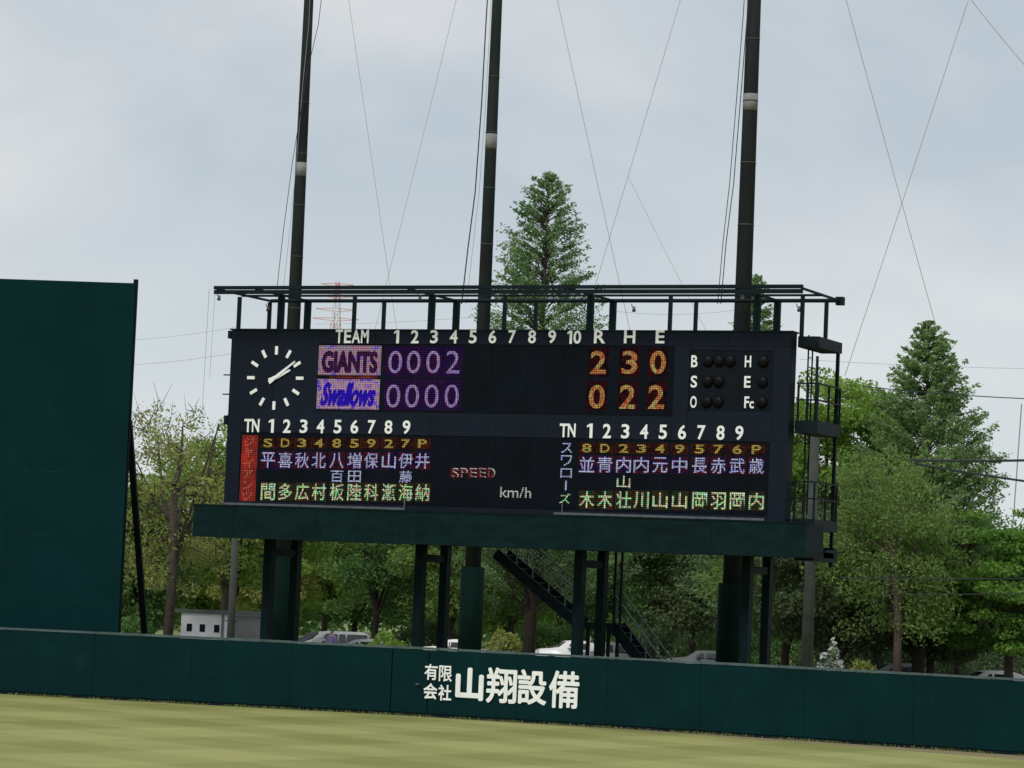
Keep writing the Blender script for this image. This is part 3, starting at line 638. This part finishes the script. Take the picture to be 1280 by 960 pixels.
# red and white pylon far away
def pylon(px, py_top, dep, h, w, label):
    b = gnd(px, dep); t = thing('power_pylon', b, label, 'pylon'); top = atD(px, py_top, dep).z
    rm = mat('pylon_red_hazed', (0.66, 0.44, 0.46), .7); wm = mat('pylon_white', (0.72, 0.74, 0.76), .7)  # distance haze mixed into the paint, so the red is pale
    def hw(z): return w*(1-z/top)*.5+.35
    nlev = 16
    for i in range(nlev):
        z0, z1 = top*i/nlev, top*(i+1)/nlev; mb = MB()
        for sx, sy in ((-1,-1),(1,-1),(1,1),(-1,1)):
            mb.bar(b+Vector((sx*hw(z0), sy*hw(z0), z0)), b+Vector((sx*hw(z1), sy*hw(z1), z1)), .2)
        for sy in (-1, 1):
            mb.bar(b+Vector((-hw(z0), sy*hw(z0), z0)), b+Vector((hw(z1), sy*hw(z1), z1)), .11)
            mb.bar(b+Vector((hw(z0), sy*hw(z0), z0)), b+Vector((-hw(z1), sy*hw(z1), z1)), .11)
        mb.build('lattice_section', rm if i % 2 else wm, t)
    for yy_, ww in ((353.5, 3.6), (368, 3.9), (385, 4.6), (397, 5.2)):
        z = (738-yy_)/FPX*dep+3.8; mb = MB()
        for s_ in (-1, 1):
            mb.bar(b+Vector((0, 0, z+.3)), b+Vector((s_*ww*RT[0], s_*ww*RT[1], z)), .2); mb.bar(b+Vector((0, 0, z-.5)), b+Vector((s_*ww*RT[0], s_*ww*RT[1], z)), .2)
        mb.build('cross_arm', rm, t)
pylon(404, 349, 700, 0, 7, 'faint distant red and white lattice pylon seen above TEAM')

# ------------------------------------------------------------------ hut
def hut():
    c = gnd(283, 140); t = thing('hut', c, 'small white flat-roofed hut with three tiny square windows behind the wall', 'hut')
    H = 2.55; mw = mat('hut_white', (0.72, 0.72, 0.74), .7, var=.08); mg = mat('hut_shade_and_pipe_grey', (0.16, 0.17, 0.16), .7, var=.2)
    d1 = Vector((-RT[0], -RT[1], 0)); d1 = (Matrix.Rotation(math.radians(-8), 3, 'Z') @ d1); d2 = Vector((-d1.y, d1.x, 0))
    if d2.dot(Vector((FW[0], FW[1], 0))) < 0: d2 = -d2
    d2 = (d2+Vector((RT[0], RT[1], 0))*2.0).normalized()
    l1, l2 = 2.0, 2.6
    def quadbox(a, u, ul, v, vl, z0, z1, name, m, p):
        vs = [a, a+u*ul, a+u*ul+v*vl, a+v*vl]
        o = MB().poly([(q.x, q.y, z0) for q in vs]+[(q.x, q.y, z1) for q in vs], [(0,1,2,3),(7,6,5,4),(4,5,1,0),(5,6,2,1),(6,7,3,2),(7,4,0,3)]).build(name, m, p)
        return o
    quadbox(c, d1, l1, d2, l2, 0, H, 'wall', mw, t)
    quadbox(c-d1*.03+d2*.2-d2*.0, d1, .028, d2, l2-.4, .1, H-.05, 'side_shade_skin', mg, t)  # the hut's shaded side, its shade put into a grey skin
    quadbox(c-d1*.25-d2*.2, d1, l1+.45, d2, l2+.4, H+.003, H+.16, 'roof', mat('hut_roof', (0.10, 0.12, 0.11), .7), t)
    nrm = (d1.cross(Vector((0, 0, 1)))).normalized()
    if nrm.dot(Vector((FW[0], FW[1], 0))) > 0: nrm = -nrm
    for k in (.17, .50, .80):
        p = c+d1*(l1*k-.11)+nrm*.02
        quadbox(p, d1, .24, -nrm, .015, 1.72, 2.06, 'window', M_STEEL, t)
    p = c+d1*.02+nrm*.03; quadbox(p, d1, .12, -nrm, .02, .0, H-.02, 'downpipe', mg, t)
hut()

# ------------------------------------------------------------------ cars
def car(px, dep, yaw, paint, label, L_=4.2, H_=1.5, W_=1.68, van=False):
    """yaw: 0 = nose to picture left, seen side on"""
    c = gnd(px, dep); t = thing('parked_car', c, label, 'car', 'cars parked behind the outfield wall'); h = L_/2
    if van: prof = [(-h, .45), (-h, .95), (-h+.55, 1.12), (-h+1.05, H_-.06), (-h+1.6, H_), (h-.35, H_), (h-.08, H_-.12), (h, 1.0), (h, .45)]; belt = 1.08
    else: prof = [(-h, .42), (-h+.03, .78), (-h+.3, .92), (-h+1.15, 1.0), (-h+1.75, H_-.05), (-h+2.1, H_), (h-1.15, H_), (h-.65, H_-.12), (h-.2, 1.05), (h, .95), (h, .42)]; belt = .98
    prof = [(-h+.1, .25)]+prof+[(h-.1, .25)]
    R = Matrix.Rotation(yaw-math.pi+TH, 3, 'Z')
    def T(x, y, z): v = R @ Vector((-x, y, 0)); return (c.x+v.x, c.y+v.y, z)
    n = len(prof); mb = MB(); rows = []
    def inset(z): return max(0, (z-belt)/(H_-belt))*.19
    for s_, yy, k in ((-1, 1, 1.0), (-1, .93, 0), (1, .93, 0), (1, 1, 1.0)):
        pass
    vs = []
    for s_ in (-1, 1):
        for (x, z) in prof: vs.append(T(x, s_*(W_/2-inset(z)-(0.04 if z < .3 else 0)), z))
    fs = [tuple(range(n))[::-1], tuple(range(n, 2*n))]+[(i, (i+1) % n, n+(i+1) % n, n+i) for i in range(n)]
    body = MB().poly(vs, fs).build('body', paint, t, bevel=0.035); body.data.shade_smooth()
    gl = mat('car_glass', (0.012, 0.016, 0.018), .08, var=0, spec=.8)
    # side windows
    if van: wins = [(-h+1.12, -h+1.98), (-h+2.02, h-1.30), (h-1.26, h-.14)]
    else: wins = [(-h+1.72, h-2.02), (h-1.95, h-1.0)]
    for s_ in (-1, 1):
        for (xa, xb) in wins:
            z0, z1 = (belt-.02, H_-.13) if van else (belt+.04, H_-.15)
            def P(x, z): return T(x, s_*(W_/2-inset(z)+.012), z)
            sh = .22 if xa == wins[0][0] else .04
            q = [P(xa, z0), P(xb, z0), P(xb-(.28 if (xb == wins[-1][1] and not van) else .02), z1), P(xa+sh, z1)]
            q2 = [T(x, s_*(W_/2-inset(z)-.03), z) for x, z in ((xa, z0), (xb, z0), (xb-.02, z1), (xa+sh, z1))]
            MB().poly(q+q2, [(0,1,2,3),(7,6,5,4),(0,4,5,1),(1,5,6,2),(2,6,7,3),(3,7,4,0)]).build('side_window', gl, t)
    # windscreen and rear window, laid just proud of the sloping faces
    def slab(i0, i1, nm, a=.12):
        (xa, za), (xb, zb) = prof[i0], prof[i1]; d = Vector((xb-xa, zb-za)); nn = Vector((-d.y, d.x)).normalized()
        if i0 < n/2: pass
        pts = []
        for o in (.012, -.02):
            for tt in (a, 1-a):
                x, z = xa+d.x*tt+nn.x*o, za+d.y*tt+nn.y*o
                for s_ in (-1, 1): pts.append(T(x, s_*(W_/2-inset(z)-.10), z))
        MB().poly(pts, [(0,1,3,2),(4,6,7,5),(0,4,5,1),(2,3,7,6),(0,2,6,4),(1,5,7,3)]).build(nm, gl, t)
    slab(3 if van else 4, 4 if van else 5, 'windscreen'); slab(len(prof)-4 if van else len(prof)-6+1, len(prof)-3 if van else len(prof)-5+1, 'rear_window')
    lm = mat('lamp_lens', (0.6, 0.6, 0.62), .2, var=0); rl = mat('tail_lens', (0.35, 0.02, 0.02), .3, var=0); ty = mat('tyre_rubber', (0.02, 0.02, 0.02), .8); rm = mat('wheel_rim', (0.35, 0.36, 0.37), .35, metal=.6)
    for s_ in (-1, 1):
        for xx, nm, m in ((-h-.015, 'headlight', lm), (h-.01, 'tail_light', rl)):
            q = [T(xx+dx, s_*(W_/2-.16)+dy, z) for z in (.68, .86) for dx, dy in ((0, -.13), (.03, -.13), (.03, .13), (0, .13))]
            MB().poly(q, [(0,1,2,3),(7,6,5,4),(4,5,1,0),(5,6,2,1),(6,7,3,2),(7,4,0,3)]).build(nm, m, t)
        for xx in (-h+.8, h-.8):
            a_, b_ = Vector(T(xx, s_*(W_/2-.20), .31)), Vector(T(xx, s_*(W_/2+.01), .31))
            w = MB().tube([a_, b_], .31, 18).build('wheel', ty, t, smooth=False); MB().tube([b_, b_.lerp(a_, -.05)], .19, 14).build('rim', rm, w)
        q = Vector(T(wins[0][0]+.1, s_*(W_/2+.1), belt+.05)); MB().box(q.x-.09, q.x+.09, q.y-.07, q.y+.07, q.z, q.z+.13).build('mirror', paint, t)
    return t
def paint(n, c, r=.3): return mat(n, c, r, var=.03, spec=.6)
P_W, P_S, P_G, P_D = paint('paint_white', (.78, .79, .78)), paint('paint_silver', (.36, .38, .38)), paint('paint_grey', (.10, .11, .115)), paint('paint_dark', (.012, .014, .03))
car(421, 166, math.radians(6), P_W, 'white van with a pale flat roof behind the person, left of the board legs', 3.7, 1.66, van=True)
car(458, 164, math.radians(-20), P_S, 'silver car parked right of the white van', 4.0, 1.36)
car(396, 172, math.radians(3), P_D, 'dark blue car half hidden behind the second board leg', 4.1, 1.5)
car(622, 168, math.radians(12), P_S, 'grey silver car between the padded pole and the stairs', 3.9, 1.40)
car(566, 172, math.radians(0), P_W, 'white car mostly hidden between two board legs, left of padded pole', 3.9, 1.42)
car(714, 184, math.radians(10), P_W, 'white hatchback with dark windows behind the third pair of legs', 4.0, 1.48)
car(768, 178, math.radians(-5), P_G, 'dark grey car with pale roof rack behind the stairs', 4.2, 1.55)
car(880, 170, math.radians(0), P_G, 'dark grey car behind the rightmost padded pole', 4.2, 1.42)
car(1237, 144, math.radians(5), P_W, 'white car at far right below the green trees', 4.1, 1.42)
car(1120, 156, math.radians(0), P_G, 'dark car behind the wall beside the reddish trunk', 4.1, 1.40)
# white post
pp = gnd(738, 138); tag(MB().tube([pp, pp+Vector((0, 0, 2.02))], .07, 10).build('bollard_post', paint('paint_post', (.6, .6, .62))), 'short white post beside the white hatchback', 'post')

# ------------------------------------------------------------------ person
def person(px, dep, label):
    c = gnd(px, dep); t = thing('person', c, label, 'person')
    J = [(0,0,.95),(0,0,1.18),(0,0,1.38),(0,0,1.47),(0,0,1.53),(.09,0,.90),(.10,-.02,.50),(.10,.0,.08),(.10,-.14,.04),(-.09,0,.90),(-.11,.03,.50),(-.12,.06,.08),(-.12,-.08,.04),
         (.17,0,1.38),(.22,.02,1.10),(.24,-.06,.86),(.245,-.09,.78),(-.17,0,1.38),(-.23,.02,1.10),(-.24,-.07,.86),(-.245,-.1,.78)]
    E_ = [(0,1),(1,2),(2,3),(3,4),(0,5),(5,6),(6,7),(7,8),(0,9),(9,10),(10,11),(11,12),(2,13),(13,14),(14,15),(15,16),(2,17),(17,18),(18,19),(19,20)]
    Rr = [.15,.13,.13,.055,.05,.095,.06,.04,.035,.095,.06,.04,.035,.06,.045,.032,.03,.06,.045,.032,.03]
    # clothing as tapered tubes over one skinned body
    me = bpy.data.meshes.new('body'); me.from_pydata([tuple(Vector(j)*1.07+c) for j in J], E_, []); me.materials.append(mat('skin', (.42, .26, .19), .6, var=.05))
    o = link('body', me, t); sk = o.modifiers.new('skin', 'SKIN'); o.modifiers.new('sub', 'SUBSURF').levels = 1
    for i, r in enumerate(Rr): me.skin_vertices[0].data[i].radius = (r, r*.75 if i < 3 else r)
    me.skin_vertices[0].data[0].use_root = True
    def ell(name, ctr, rx, ry, rz, m, zcut=None):
        vs = []; fs = []; nn, mm = 12, 8
        for j in range(mm+1):
            ph = math.pi*j/mm
            for k in range(nn):
                a_ = 2*math.pi*k/nn; vs.append((c.x+ctr[0]+rx*math.sin(ph)*math.cos(a_), c.y+ctr[1]+ry*math.sin(ph)*math.sin(a_), c.z+ctr[2]+rz*math.cos(ph)))
        for j in range(mm if zcut is None else zcut):
            for k in range(nn): fs.append((j*nn+k, (j+1)*nn+k, (j+1)*nn+(k+1) % nn, j*nn+(k+1) % nn))
        return MB().poly(vs, fs).build(name, m, t, smooth=True)
    sm = MATS['skin']; ell('head', (0, 0, 1.70), .078, .095, .115, sm); ell('hair', (0, .018, 1.715), .09, .105, .12, mat('hair_dark', (.03, .02, .015), .6), 5)
    ell('nose', (0, -.10, 1.685), .012, .018, .02, sm)
    for s_ in (-1, 1): ell('ear', (s_*.08, 0, 1.69), .012, .02, .03, sm)
    cm = mat('jacket_lavender', (.17, .15, .30), .85, var=.15)
    f = 1.07
    def lim(name, pts, rr, m): return MB().tube([c+Vector(p)*f for p in pts], rr, 12).build(name, m, t, smooth=True)
    lim('jacket', [(0,0,.84),(0,0,1.0),(0,0,1.2),(0,0,1.36),(0,0,1.43)], [.20,.185,.19,.185,.08], cm)
    for s_ in (-1, 1): lim('sleeve', [(s_*.13,0,1.385),(s_*.19,0,1.34),(s_*.23,.02,1.10),(s_*.24,-.06,.88)], [.08,.085,.065,.05], cm)
    tm = mat('trousers_dark', (.02, .022, .03), .85)
    lim('trousers', [(.10,0,.93),(.10,-.02,.5),(.10,0,.1)], [.11,.085,.065], tm); lim('trousers', [(-.10,0,.93),(-.11,.03,.5),(-.12,.06,.1)], [.11,.085,.065], tm)
person(417, 160, 'person in a lavender jacket standing in front of the white van behind the wall')

# ------------------------------------------------------------------ trees
def leaves(name, ctr, nrm_bias, size, m, parent, rng, asp=2.0):
    """ctr: (n,3) leaf positions -> one mesh of small rhombic leaf sprays"""
    n = len(ctr); d = rng.normal(size=(n, 3)); d[:, 2] *= nrm_bias; d /= np.linalg.norm(d, axis=1)[:, None]
    e = rng.normal(size=(n, 3)); e -= d*(e*d).sum(1)[:, None]; e /= np.linalg.norm(e, axis=1)[:, None]
    s = (size*rng.uniform(.55, 1.3, n))[:, None]
    k = rng.uniform(-.25, .25, (n, 1))*s
    up = np.cross(d, e)
    v = np.stack([ctr-d*s*asp/2, ctr+e*s/2+up*k, ctr+d*s*asp/2, ctr-e*s/2+up*k], 1).reshape(-1, 3)
    me = bpy.data.meshes.new(name); me.vertices.add(4*n); me.vertices.foreach_set('co', v.astype(np.float32).ravel())
    me.loops.add(4*n); me.loops.foreach_set('vertex_index', np.arange(4*n, dtype=np.int32))
    me.polygons.add(n); me.polygons.foreach_set('loop_start', np.arange(0, 4*n, 4, dtype=np.int32))
    me.update(); me.validate(); me.materials.append(m); return link(name, me, parent)

def conifer(name, base, h, rad, m, label, seed, nleaf=15000, z0=.12, group=None, size=.20, dens=1.0, power=.85):
    rng = np.random.default_rng(seed); t = thing(name, base, label, 'tree', group); b = np.array(base)
    MB().tube([Vector(base)+Vector((0, 0, h*k/6)) for k in range(7)], [rad*.055*(1-k/6.3) for k in range(7)], 9).build('trunk', M_BARK, t, smooth=True)
    wood = MB(); pts = []
    nb = int(h*34*dens)
    for i in range(nb):
        f_ = (i+rng.uniform(0, .8))/nb; f_ = z0+(1-z0)*f_
        prof = (1-f_)**power*1.0 + .008
        R_ = rad*prof*rng.uniform(.60, 1.02)*(1.10 if rng.random() < .10 else 1)
        a = rng.uniform(0, 2*math.pi); rise = rng.uniform(.35, .85)
        z = h*f_; p0 = b+np.array([0, 0, z]); p1 = p0+np.array([R_*math.cos(a), R_*math.sin(a), R_*rise])
        wood.tube([p0, (p0+p1)/2+np.array([0, 0, R_*.04]), p1], [.022+.014*R_/rad, .014, .004], 3, caps=False)
        nn = int(nleaf/nb*(.12+prof*1.9)*rng.uniform(.5, 1.4))
        nc = max(3, int(R_/.30))
        for c_ in range(nc):
            tt = .42+.58*(c_+rng.uniform(.2, 1))/nc
            q = p0+(p1-p0)*tt
            k = max(1, int(nn/nc)); sp = .05+.13*R_/rad
            pts.append(q+rng.normal(size=(k, 3))*np.array([sp, sp, sp*.62])+np.array([0, 0, .03]))
    wood.build('branches', M_BARK, t, smooth=False)
    leaves('crown', np.concatenate(pts), .6, size, m, t, rng); return t

def broad(name, base, h, cz, rx, ry, rz, m, label, seed, nclump=90, per=160, trunk_r=.22, size=.17, group=None, cl=.55, bark=None, fork=.35, flat=.6, twigs=0, lean=0.0, shell=.55, lowcut=-.85, back=0.0):
    """trunk, limbs, boughs to every clump; cz = height of the crown's centre"""
    rng = np.random.default_rng(seed); t = thing(name, base, label, 'tree', group); b = np.array(base); bark = bark or M_BARK
    top = b+np.array([lean, 0, h*fork]); ctr = b+np.array([lean*1.5, 0, cz])+back*np.array([FW[0], FW[1], 0])
    tk = MB(); tk.tube([b, b+(top-b)*.5+rng.normal(size=3)*np.array([.1, .1, 0]), top], [trunk_r*1.2, trunk_r, trunk_r*.8], 9)
    tk.build('trunk', bark, t, smooth=True)
    wood = MB(); nodes = []
    for i in range(7):
        a = 2*math.pi*(i+rng.uniform(0, .6))/7; rr = rng.uniform(.15, .6); e = ctr+np.array([rx*rr*math.cos(a), ry*rr*math.sin(a), rz*rng.uniform(-.1, .75)])
        st_ = b+(top-b)*(.5+.5*(i+rng.uniform(0, .8))/7); rise_ = np.array([0, 0, max(0, ctr[2]-st_[2])*.0+.25*abs(e[2]-st_[2])])
        mid = (st_+e)/2+rng.normal(size=3)*.2-rise_*.5; P = [st_+(mid-st_)*k/2 for k in range(2)]+[mid+(e-mid)*k/3 for k in range(4)]
        wood.tube(P, [trunk_r*.62*(1-.8*k/5) for k in range(6)], 6, caps=False)
        nodes += [(p, trunk_r*.5*(1-.8*k/5)) for k, p in enumerate(P)][1:]
    lead = [top, top+(ctr+np.array([0, 0, rz*.45])-top)*.5+rng.normal(size=3)*.2, ctr+np.array([0, 0, rz*.7])]
    wood.tube(lead, [trunk_r*.78, trunk_r*.5, trunk_r*.15], 7, caps=False)
    nodes += [(lead[0]+(lead[1]-lead[0])*k/3, trunk_r*.35) for k in range(1, 4)]+[(lead[1]+(lead[2]-lead[1])*k/3, trunk_r*.2) for k in range(1, 4)]
    NP = np.array([p for p, _ in nodes]); pts = []
    for i in range(nclump):
        while True:
            v = rng.uniform(-1, 1, 3); l_ = np.linalg.norm(v)
            if shell*rng.uniform(.3, 1) < l_ < 1 and v[2] > lowcut: break
        q = ctr+v*np.array([rx, ry, rz])*rng.uniform(.88, 1.1)
        j = np.argmin(np.linalg.norm(NP-q, axis=1)); p0, r0 = nodes[j]; mid = (p0+q)/2+rng.normal(size=3)*.15+np.array([0, 0, .1])
        wood.tube([p0, mid, q], [r0*.45+.01, r0*.25+.008, .006], 4, caps=False)
        s = cl*rng.uniform(.6, 1.25); k = int(per*(s/cl)**1.6*rng.uniform(.6, 1.3))
        g = rng.normal(size=(k, 3)); g /= np.maximum(1, np.linalg.norm(g, axis=1)[:, None]/1.7)
        pts.append(q+g*np.array([s, s, s*flat]))
        for _ in range(twigs):
            dv = v/np.linalg.norm(v)*.8+rng.normal(size=3)*.75+np.array([0, 0, .45]); e = q+dv*rng.uniform(.3, .85)
            wood.tube([q, (q+e)/2+rng.normal(size=3)*.14, e], [.022, .014, .005], 4, caps=False)
    wood.build('branches', bark, t)
    leaves('crown', np.concatenate(pts), 1.0, size, m, t, rng); return t

F_CON = leafmat('leaf_conifer', (.120, .225, .085), (.19, .325, .125), (.28, .42, .17), .5)
F_CON2 = leafmat('leaf_conifer_pale', (.140, .235, .085), (.21, .335, .125), (.30, .43, .18), .5)
F_BRI = leafmat('leaf_bright', (.13, .24, .035), (.21, .36, .055), (.32, .46, .10), .45)
F_YEL = leafmat('leaf_yellow_green', (.22, .245, .060), (.33, .36, .095), (.42, .46, .16), .5)
F_OLI = leafmat('leaf_olive', (.125, .205, .052), (.19, .30, .075), (.28, .40, .12), .5)
F_DRK = leafmat('leaf_dark', (.070, .160, .050), (.120, .250, .072), (.22, .33, .10), .45)
F_DRKB = leafmat('leaf_dusky', (.070, .112, .050), (.108, .158, .068), (.16, .21, .09), .4)
F_GRN = leafmat('leaf_green', (.085, .190, .032), (.14, .31, .050), (.28, .42, .09), .45)

conifer('conifer_tree', gnd(664, 150), 24.3, 6.0, F_CON, 'tall pointed conifer rising above the middle of the scoreboard', 3, 72000, size=.080, power=.58)
conifer('conifer_tree', gnd(1150, 142), 17.2, 6.0, F_CON2, 'tall broad pointed conifer at right, above the round green tree', 8, 90000, size=.085, power=.70)
conifer('conifer_tree', gnd(931, 172), 22.2, 4.2, F_CON, 'pointed tree top peeking out behind the rightmost net pole', 12, 36000, size=.10, power=.6)
broad('airy_tree', gnd(212, 136), 13.0, 7.6, 4.2, 3.6, 4.6, F_YEL, 'airy yellow-green tree with bare twigs on top, right of the screen', 21, 110, 120, .20, .09, cl=.50, twigs=3, fork=.62, shell=.4, back=2.2)
broad('green_tree', gnd(285, 160), 11.5, 7.6, 5.0, 4.5, 4.7, F_BRI, 'fresh green tree behind the left end of the scoreboard', 22, 120, 330, .25, .11)
broad('round_tree', gnd(1036, 150), 15.5, 11.3, 4.1, 4.0, 4.1, F_BRI, 'round bright green tree beside the right platforms', 23, 120, 420, .28, .115, fork=.5)
broad('olive_tree', gnd(1124, 134), 11.5, 6.7, 3.5, 2.8, 4.3, F_OLI, 'loose yellow-olive tree with a reddish trunk left of the right conifer', 24, 140, 200, .17, .09, bark=M_BARKR, fork=.60, shell=.25, back=1.2, cl=.58, lean=-.35)
broad('green_tree', gnd(1262, 138), 8.5, 5.2, 4.6, 3.4, 3.3, F_GRN, 'low spreading green tree at the right edge in layers', 25, 130, 400, .2, .105, flat=.3, fork=.4)
broad('green_tree', gnd(1205, 150), 8.0, 4.9, 2.8, 3, 2.8, F_GRN, 'small green tree just left of the layered tree at right', 26, 70, 300, .16, .11, flat=.4)
BG = 'trees in the park behind the scoreboard'
spec = [ # px, depth, height, half-width, material, label
    (172, 150, 8.5, 3.0, F_DRK, 'dark low tree next to the big green screen'),
    (330, 175, 11, 4.5, F_YEL, 'yellow-green tree behind the first pair of legs'),
    (408, 185, 11.5, 5.0, F_BRI, 'light green tree behind the white van'),
    (470, 170, 12.5, 4.6, F_DRK, 'dark green tree left of the second pair of legs'),
    (520, 190, 12, 4.6, F_OLI, 'olive tree behind the second pair of legs'),
    (566, 165, 11, 3.8, F_OLI, 'olive tree left of the middle padded pole'),
    (640, 172, 12.5, 4.6, F_OLI, 'olive tree behind the upper flight of stairs'),
    (700, 190, 13, 4.6, F_GRN, 'green tree behind the third pair of legs'),
    (752, 162, 11.5, 4.0, F_DRK, 'dark tree behind the stairs landing'),
    (812, 176, 12.5, 4.6, F_DRK, 'dark tree right of the stairs'),
    (868, 160, 11, 4.2, F_DRKB, 'dusky tree left of the rightmost padded pole'),
    (930, 180, 12.5, 4.8, F_DRK, 'dark tree behind the fourth pair of legs'),
    (985, 150, 11, 4.0, F_OLI, 'olive tree behind the lower side platforms'),
    (1052, 142, 9.5, 4.2, F_DRKB, 'dusky tree low between side platforms and reddish trunk'),
    (1100, 160, 9.0, 4.4, F_DRKB, 'dusky tree behind the reddish trunk'),
    (1165, 144, 8.8, 3.2, F_DRKB, 'dusky tree right of the reddish trunk'),
    (1225, 175, 8.2, 3.8, F_DRK, 'dark tree behind the layered green tree'),
]
for i, (px, d, h, w, m, lb) in enumerate(spec):
    if 300 < px < 960: d += 24
    broad('park_tree', gnd(px, d), h, h*.58, w, w*.85, h*.41, m, lb, 40+i, 110, 270, .2, .125, group=BG, fork=.3, cl=.62, lowcut=-.95)
# farther belt: copies of three source trees with shared meshes
random.seed(5)
protos = []
for i, m in enumerate((F_DRK, F_OLI, F_BRI)):
    protos.append(broad('park_tree', gnd(60+i*95, 215+i*6), 10, 5.8, 5.4, 4.6, 4.6, m, 'tree', 80+i, 100, 170, .22, .19, cl=.75, fork=.28, lowcut=-.95))
kinds = ('dark', 'olive', 'light green')
def copy_tree(t, loc):
    r = t.copy(); COL.objects.link(r); r.location = loc
    for ch in t.children:
        c_ = ch.copy(); COL.objects.link(c_); c_.parent = r
    return r
FAR = 'row of trees along the far side of the park'
for i in range(15):
    px = 60+i*95; k = i % 3 if i < 3 else random.randrange(3); loc = gnd(px+random.uniform(-15, 15), 205+random.uniform(0, 45))
    t = protos[i] if i < 3 else copy_tree(protos[k], loc)
    near = ['behind the big green screen', 'behind the yellow-green airy tree', 'behind the white hut', 'behind the first pair of board legs', 'behind the white van', 'left of the second pair of board legs',
            'behind the middle padded pole', 'behind the stairs top', 'behind the third pair of board legs', 'behind the lower stairs', 'behind the rightmost padded pole',
            'behind the side platforms', 'behind the reddish trunk', 'behind the right conifer', 'beyond the right edge trees'][i]
    tag(t, f'far {kinds[k]} tree in the back row {near}', 'tree', FAR)
# shrubs: white-flowering one and clipped green ones along the parking lot
def shrub(px, d, w, h, m, label, seed, fl=None, cat='shrub'):
    rng = np.random.default_rng(seed); b = gnd(px, d); t = thing('shrub', b, label, cat); n = int(1500*max(1, w))
    v = rng.normal(size=(n, 3)); v /= np.linalg.norm(v, axis=1)[:, None]; v *= rng.uniform(.6, 1, n)[:, None]**.5; v[:, 2] = np.abs(v[:, 2])
    lump = 1+.22*np.sin(v[:, 0]*5+seed)*np.cos(v[:, 1]*6)
    P = np.array(b)+v*np.array([w, w*.7, h])*lump[:, None]
    st_ = MB()
    for k in range(6):
        a = k*1.05; st_.tube([b, b+Vector((math.cos(a)*w*.4, math.sin(a)*w*.3, h*.7))], [.03, .01], 5)
    st_.build('stem', M_BARK, t); leaves('foliage', P, 1, .12, m, t, rng)
    if fl: leaves('blossom', P[:1300]+v[:1300]*.06+np.array([0, 0, .05]), 1, .12, fl, t, rng)
F_WHT = leafmat('petal_white', (.38, .40, .40), (.48, .50, .50), (.60, .60, .60), .3)
shrub(1041, 126, .62, 2.2, F_DRK, 'bush covered in white blossom behind the wall right of the utility pole', 1, F_WHT, 'bush')
shrub(486, 150, 1.6, 1.7, F_BRI, 'light green bush left of the second pair of legs', 2)
shrub(634, 165, 1.3, 2.0, F_YEL, 'yellow-green bush behind the grey silver car', 3)
shrub(1082, 132, .7, 1.75, F_YEL, 'low yellowish bush left of the reddish trunk', 4)
shrub(165, 140, 1.5, 2.2, F_DRK, 'dark bush at the foot of the green screen', 5)
for i, (px, d, w, h) in enumerate(((985, 172, 3.0, 2.6), (1062, 168, 3.2, 2.3), (1105, 176, 2.6, 2.8), (1165, 166, 3.0, 2.4), (1215, 178, 3.0, 2.2), (1275, 170, 3.2, 2.6), (905, 190, 3.2, 2.6), (830, 196, 3.0, 2.4), (690, 200, 3.0, 2.2), (540, 200, 2.6, 2.2))):
    shrub(px, d, w, h, F_DRKB if i % 2 else F_DRK, 'dark understorey bush ' + ['behind the lower side platforms', 'beyond the white-blossom bush', 'just behind the reddish trunk', 'between the reddish trunk and the layered tree', 'under the small green tree at right', 'under the layered tree at the right edge', 'behind the rightmost padded pole', 'right of the foot of the stairs', 'behind the white hatchback', 'between the second pair of legs'][i], 60+i)
# ragged turf edge at the foot of the wall
rng = np.random.default_rng(4); P = []
for i in range(2, 7):
    a, b = np.array(WALL[i]), np.array(WALL[i+1]); n = int(np.linalg.norm(b-a)*90); tt = rng.uniform(0, 1, n)[:, None]
    q = a+(b-a)*tt-np.array([[0, 1]])*np.abs(rng.normal(size=(n, 1)))*.09; keep = np.sin(q[:, 0]*1.7)+np.sin(q[:, 0]*4.1+1)+rng.normal(size=n)*.8 > -.6; q = q[keep]
    P.append(np.column_stack([q[:, 0], q[:, 1]-.02, rng.uniform(-.01, .035, len(q))]))
tag(leaves('turf_fringe', np.concatenate(P), 4, .05, leafmat('turf_blade', (.07, .10, .03), (.12, .16, .05), (.20, .23, .08), .2), None, rng, asp=2.2), 'ragged grass growing along the foot of the green wall', 'grass', kind='stuff')
# far wood closing the horizon
rng = np.random.default_rng(9); pts = []
for i in range(420):
    c = gnd(rng.uniform(-150, 1450), rng.uniform(255, 300)); hh = rng.uniform(4, 8.5)
    g = rng.normal(size=(90, 3)); g /= np.maximum(1, np.linalg.norm(g, axis=1)[:, None]/1.6)
    pts.append(np.array(c)+np.array([0, 0, hh*rng.uniform(.2, .9)])+g*np.array([1.5, 1.5, 1.1]))
wd = leaves('distant_wood', np.concatenate(pts), 1, .42, F_DRK, None, rng); tag(wd, 'distant belt of woodland closing the horizon', 'woodland', kind='stuff')
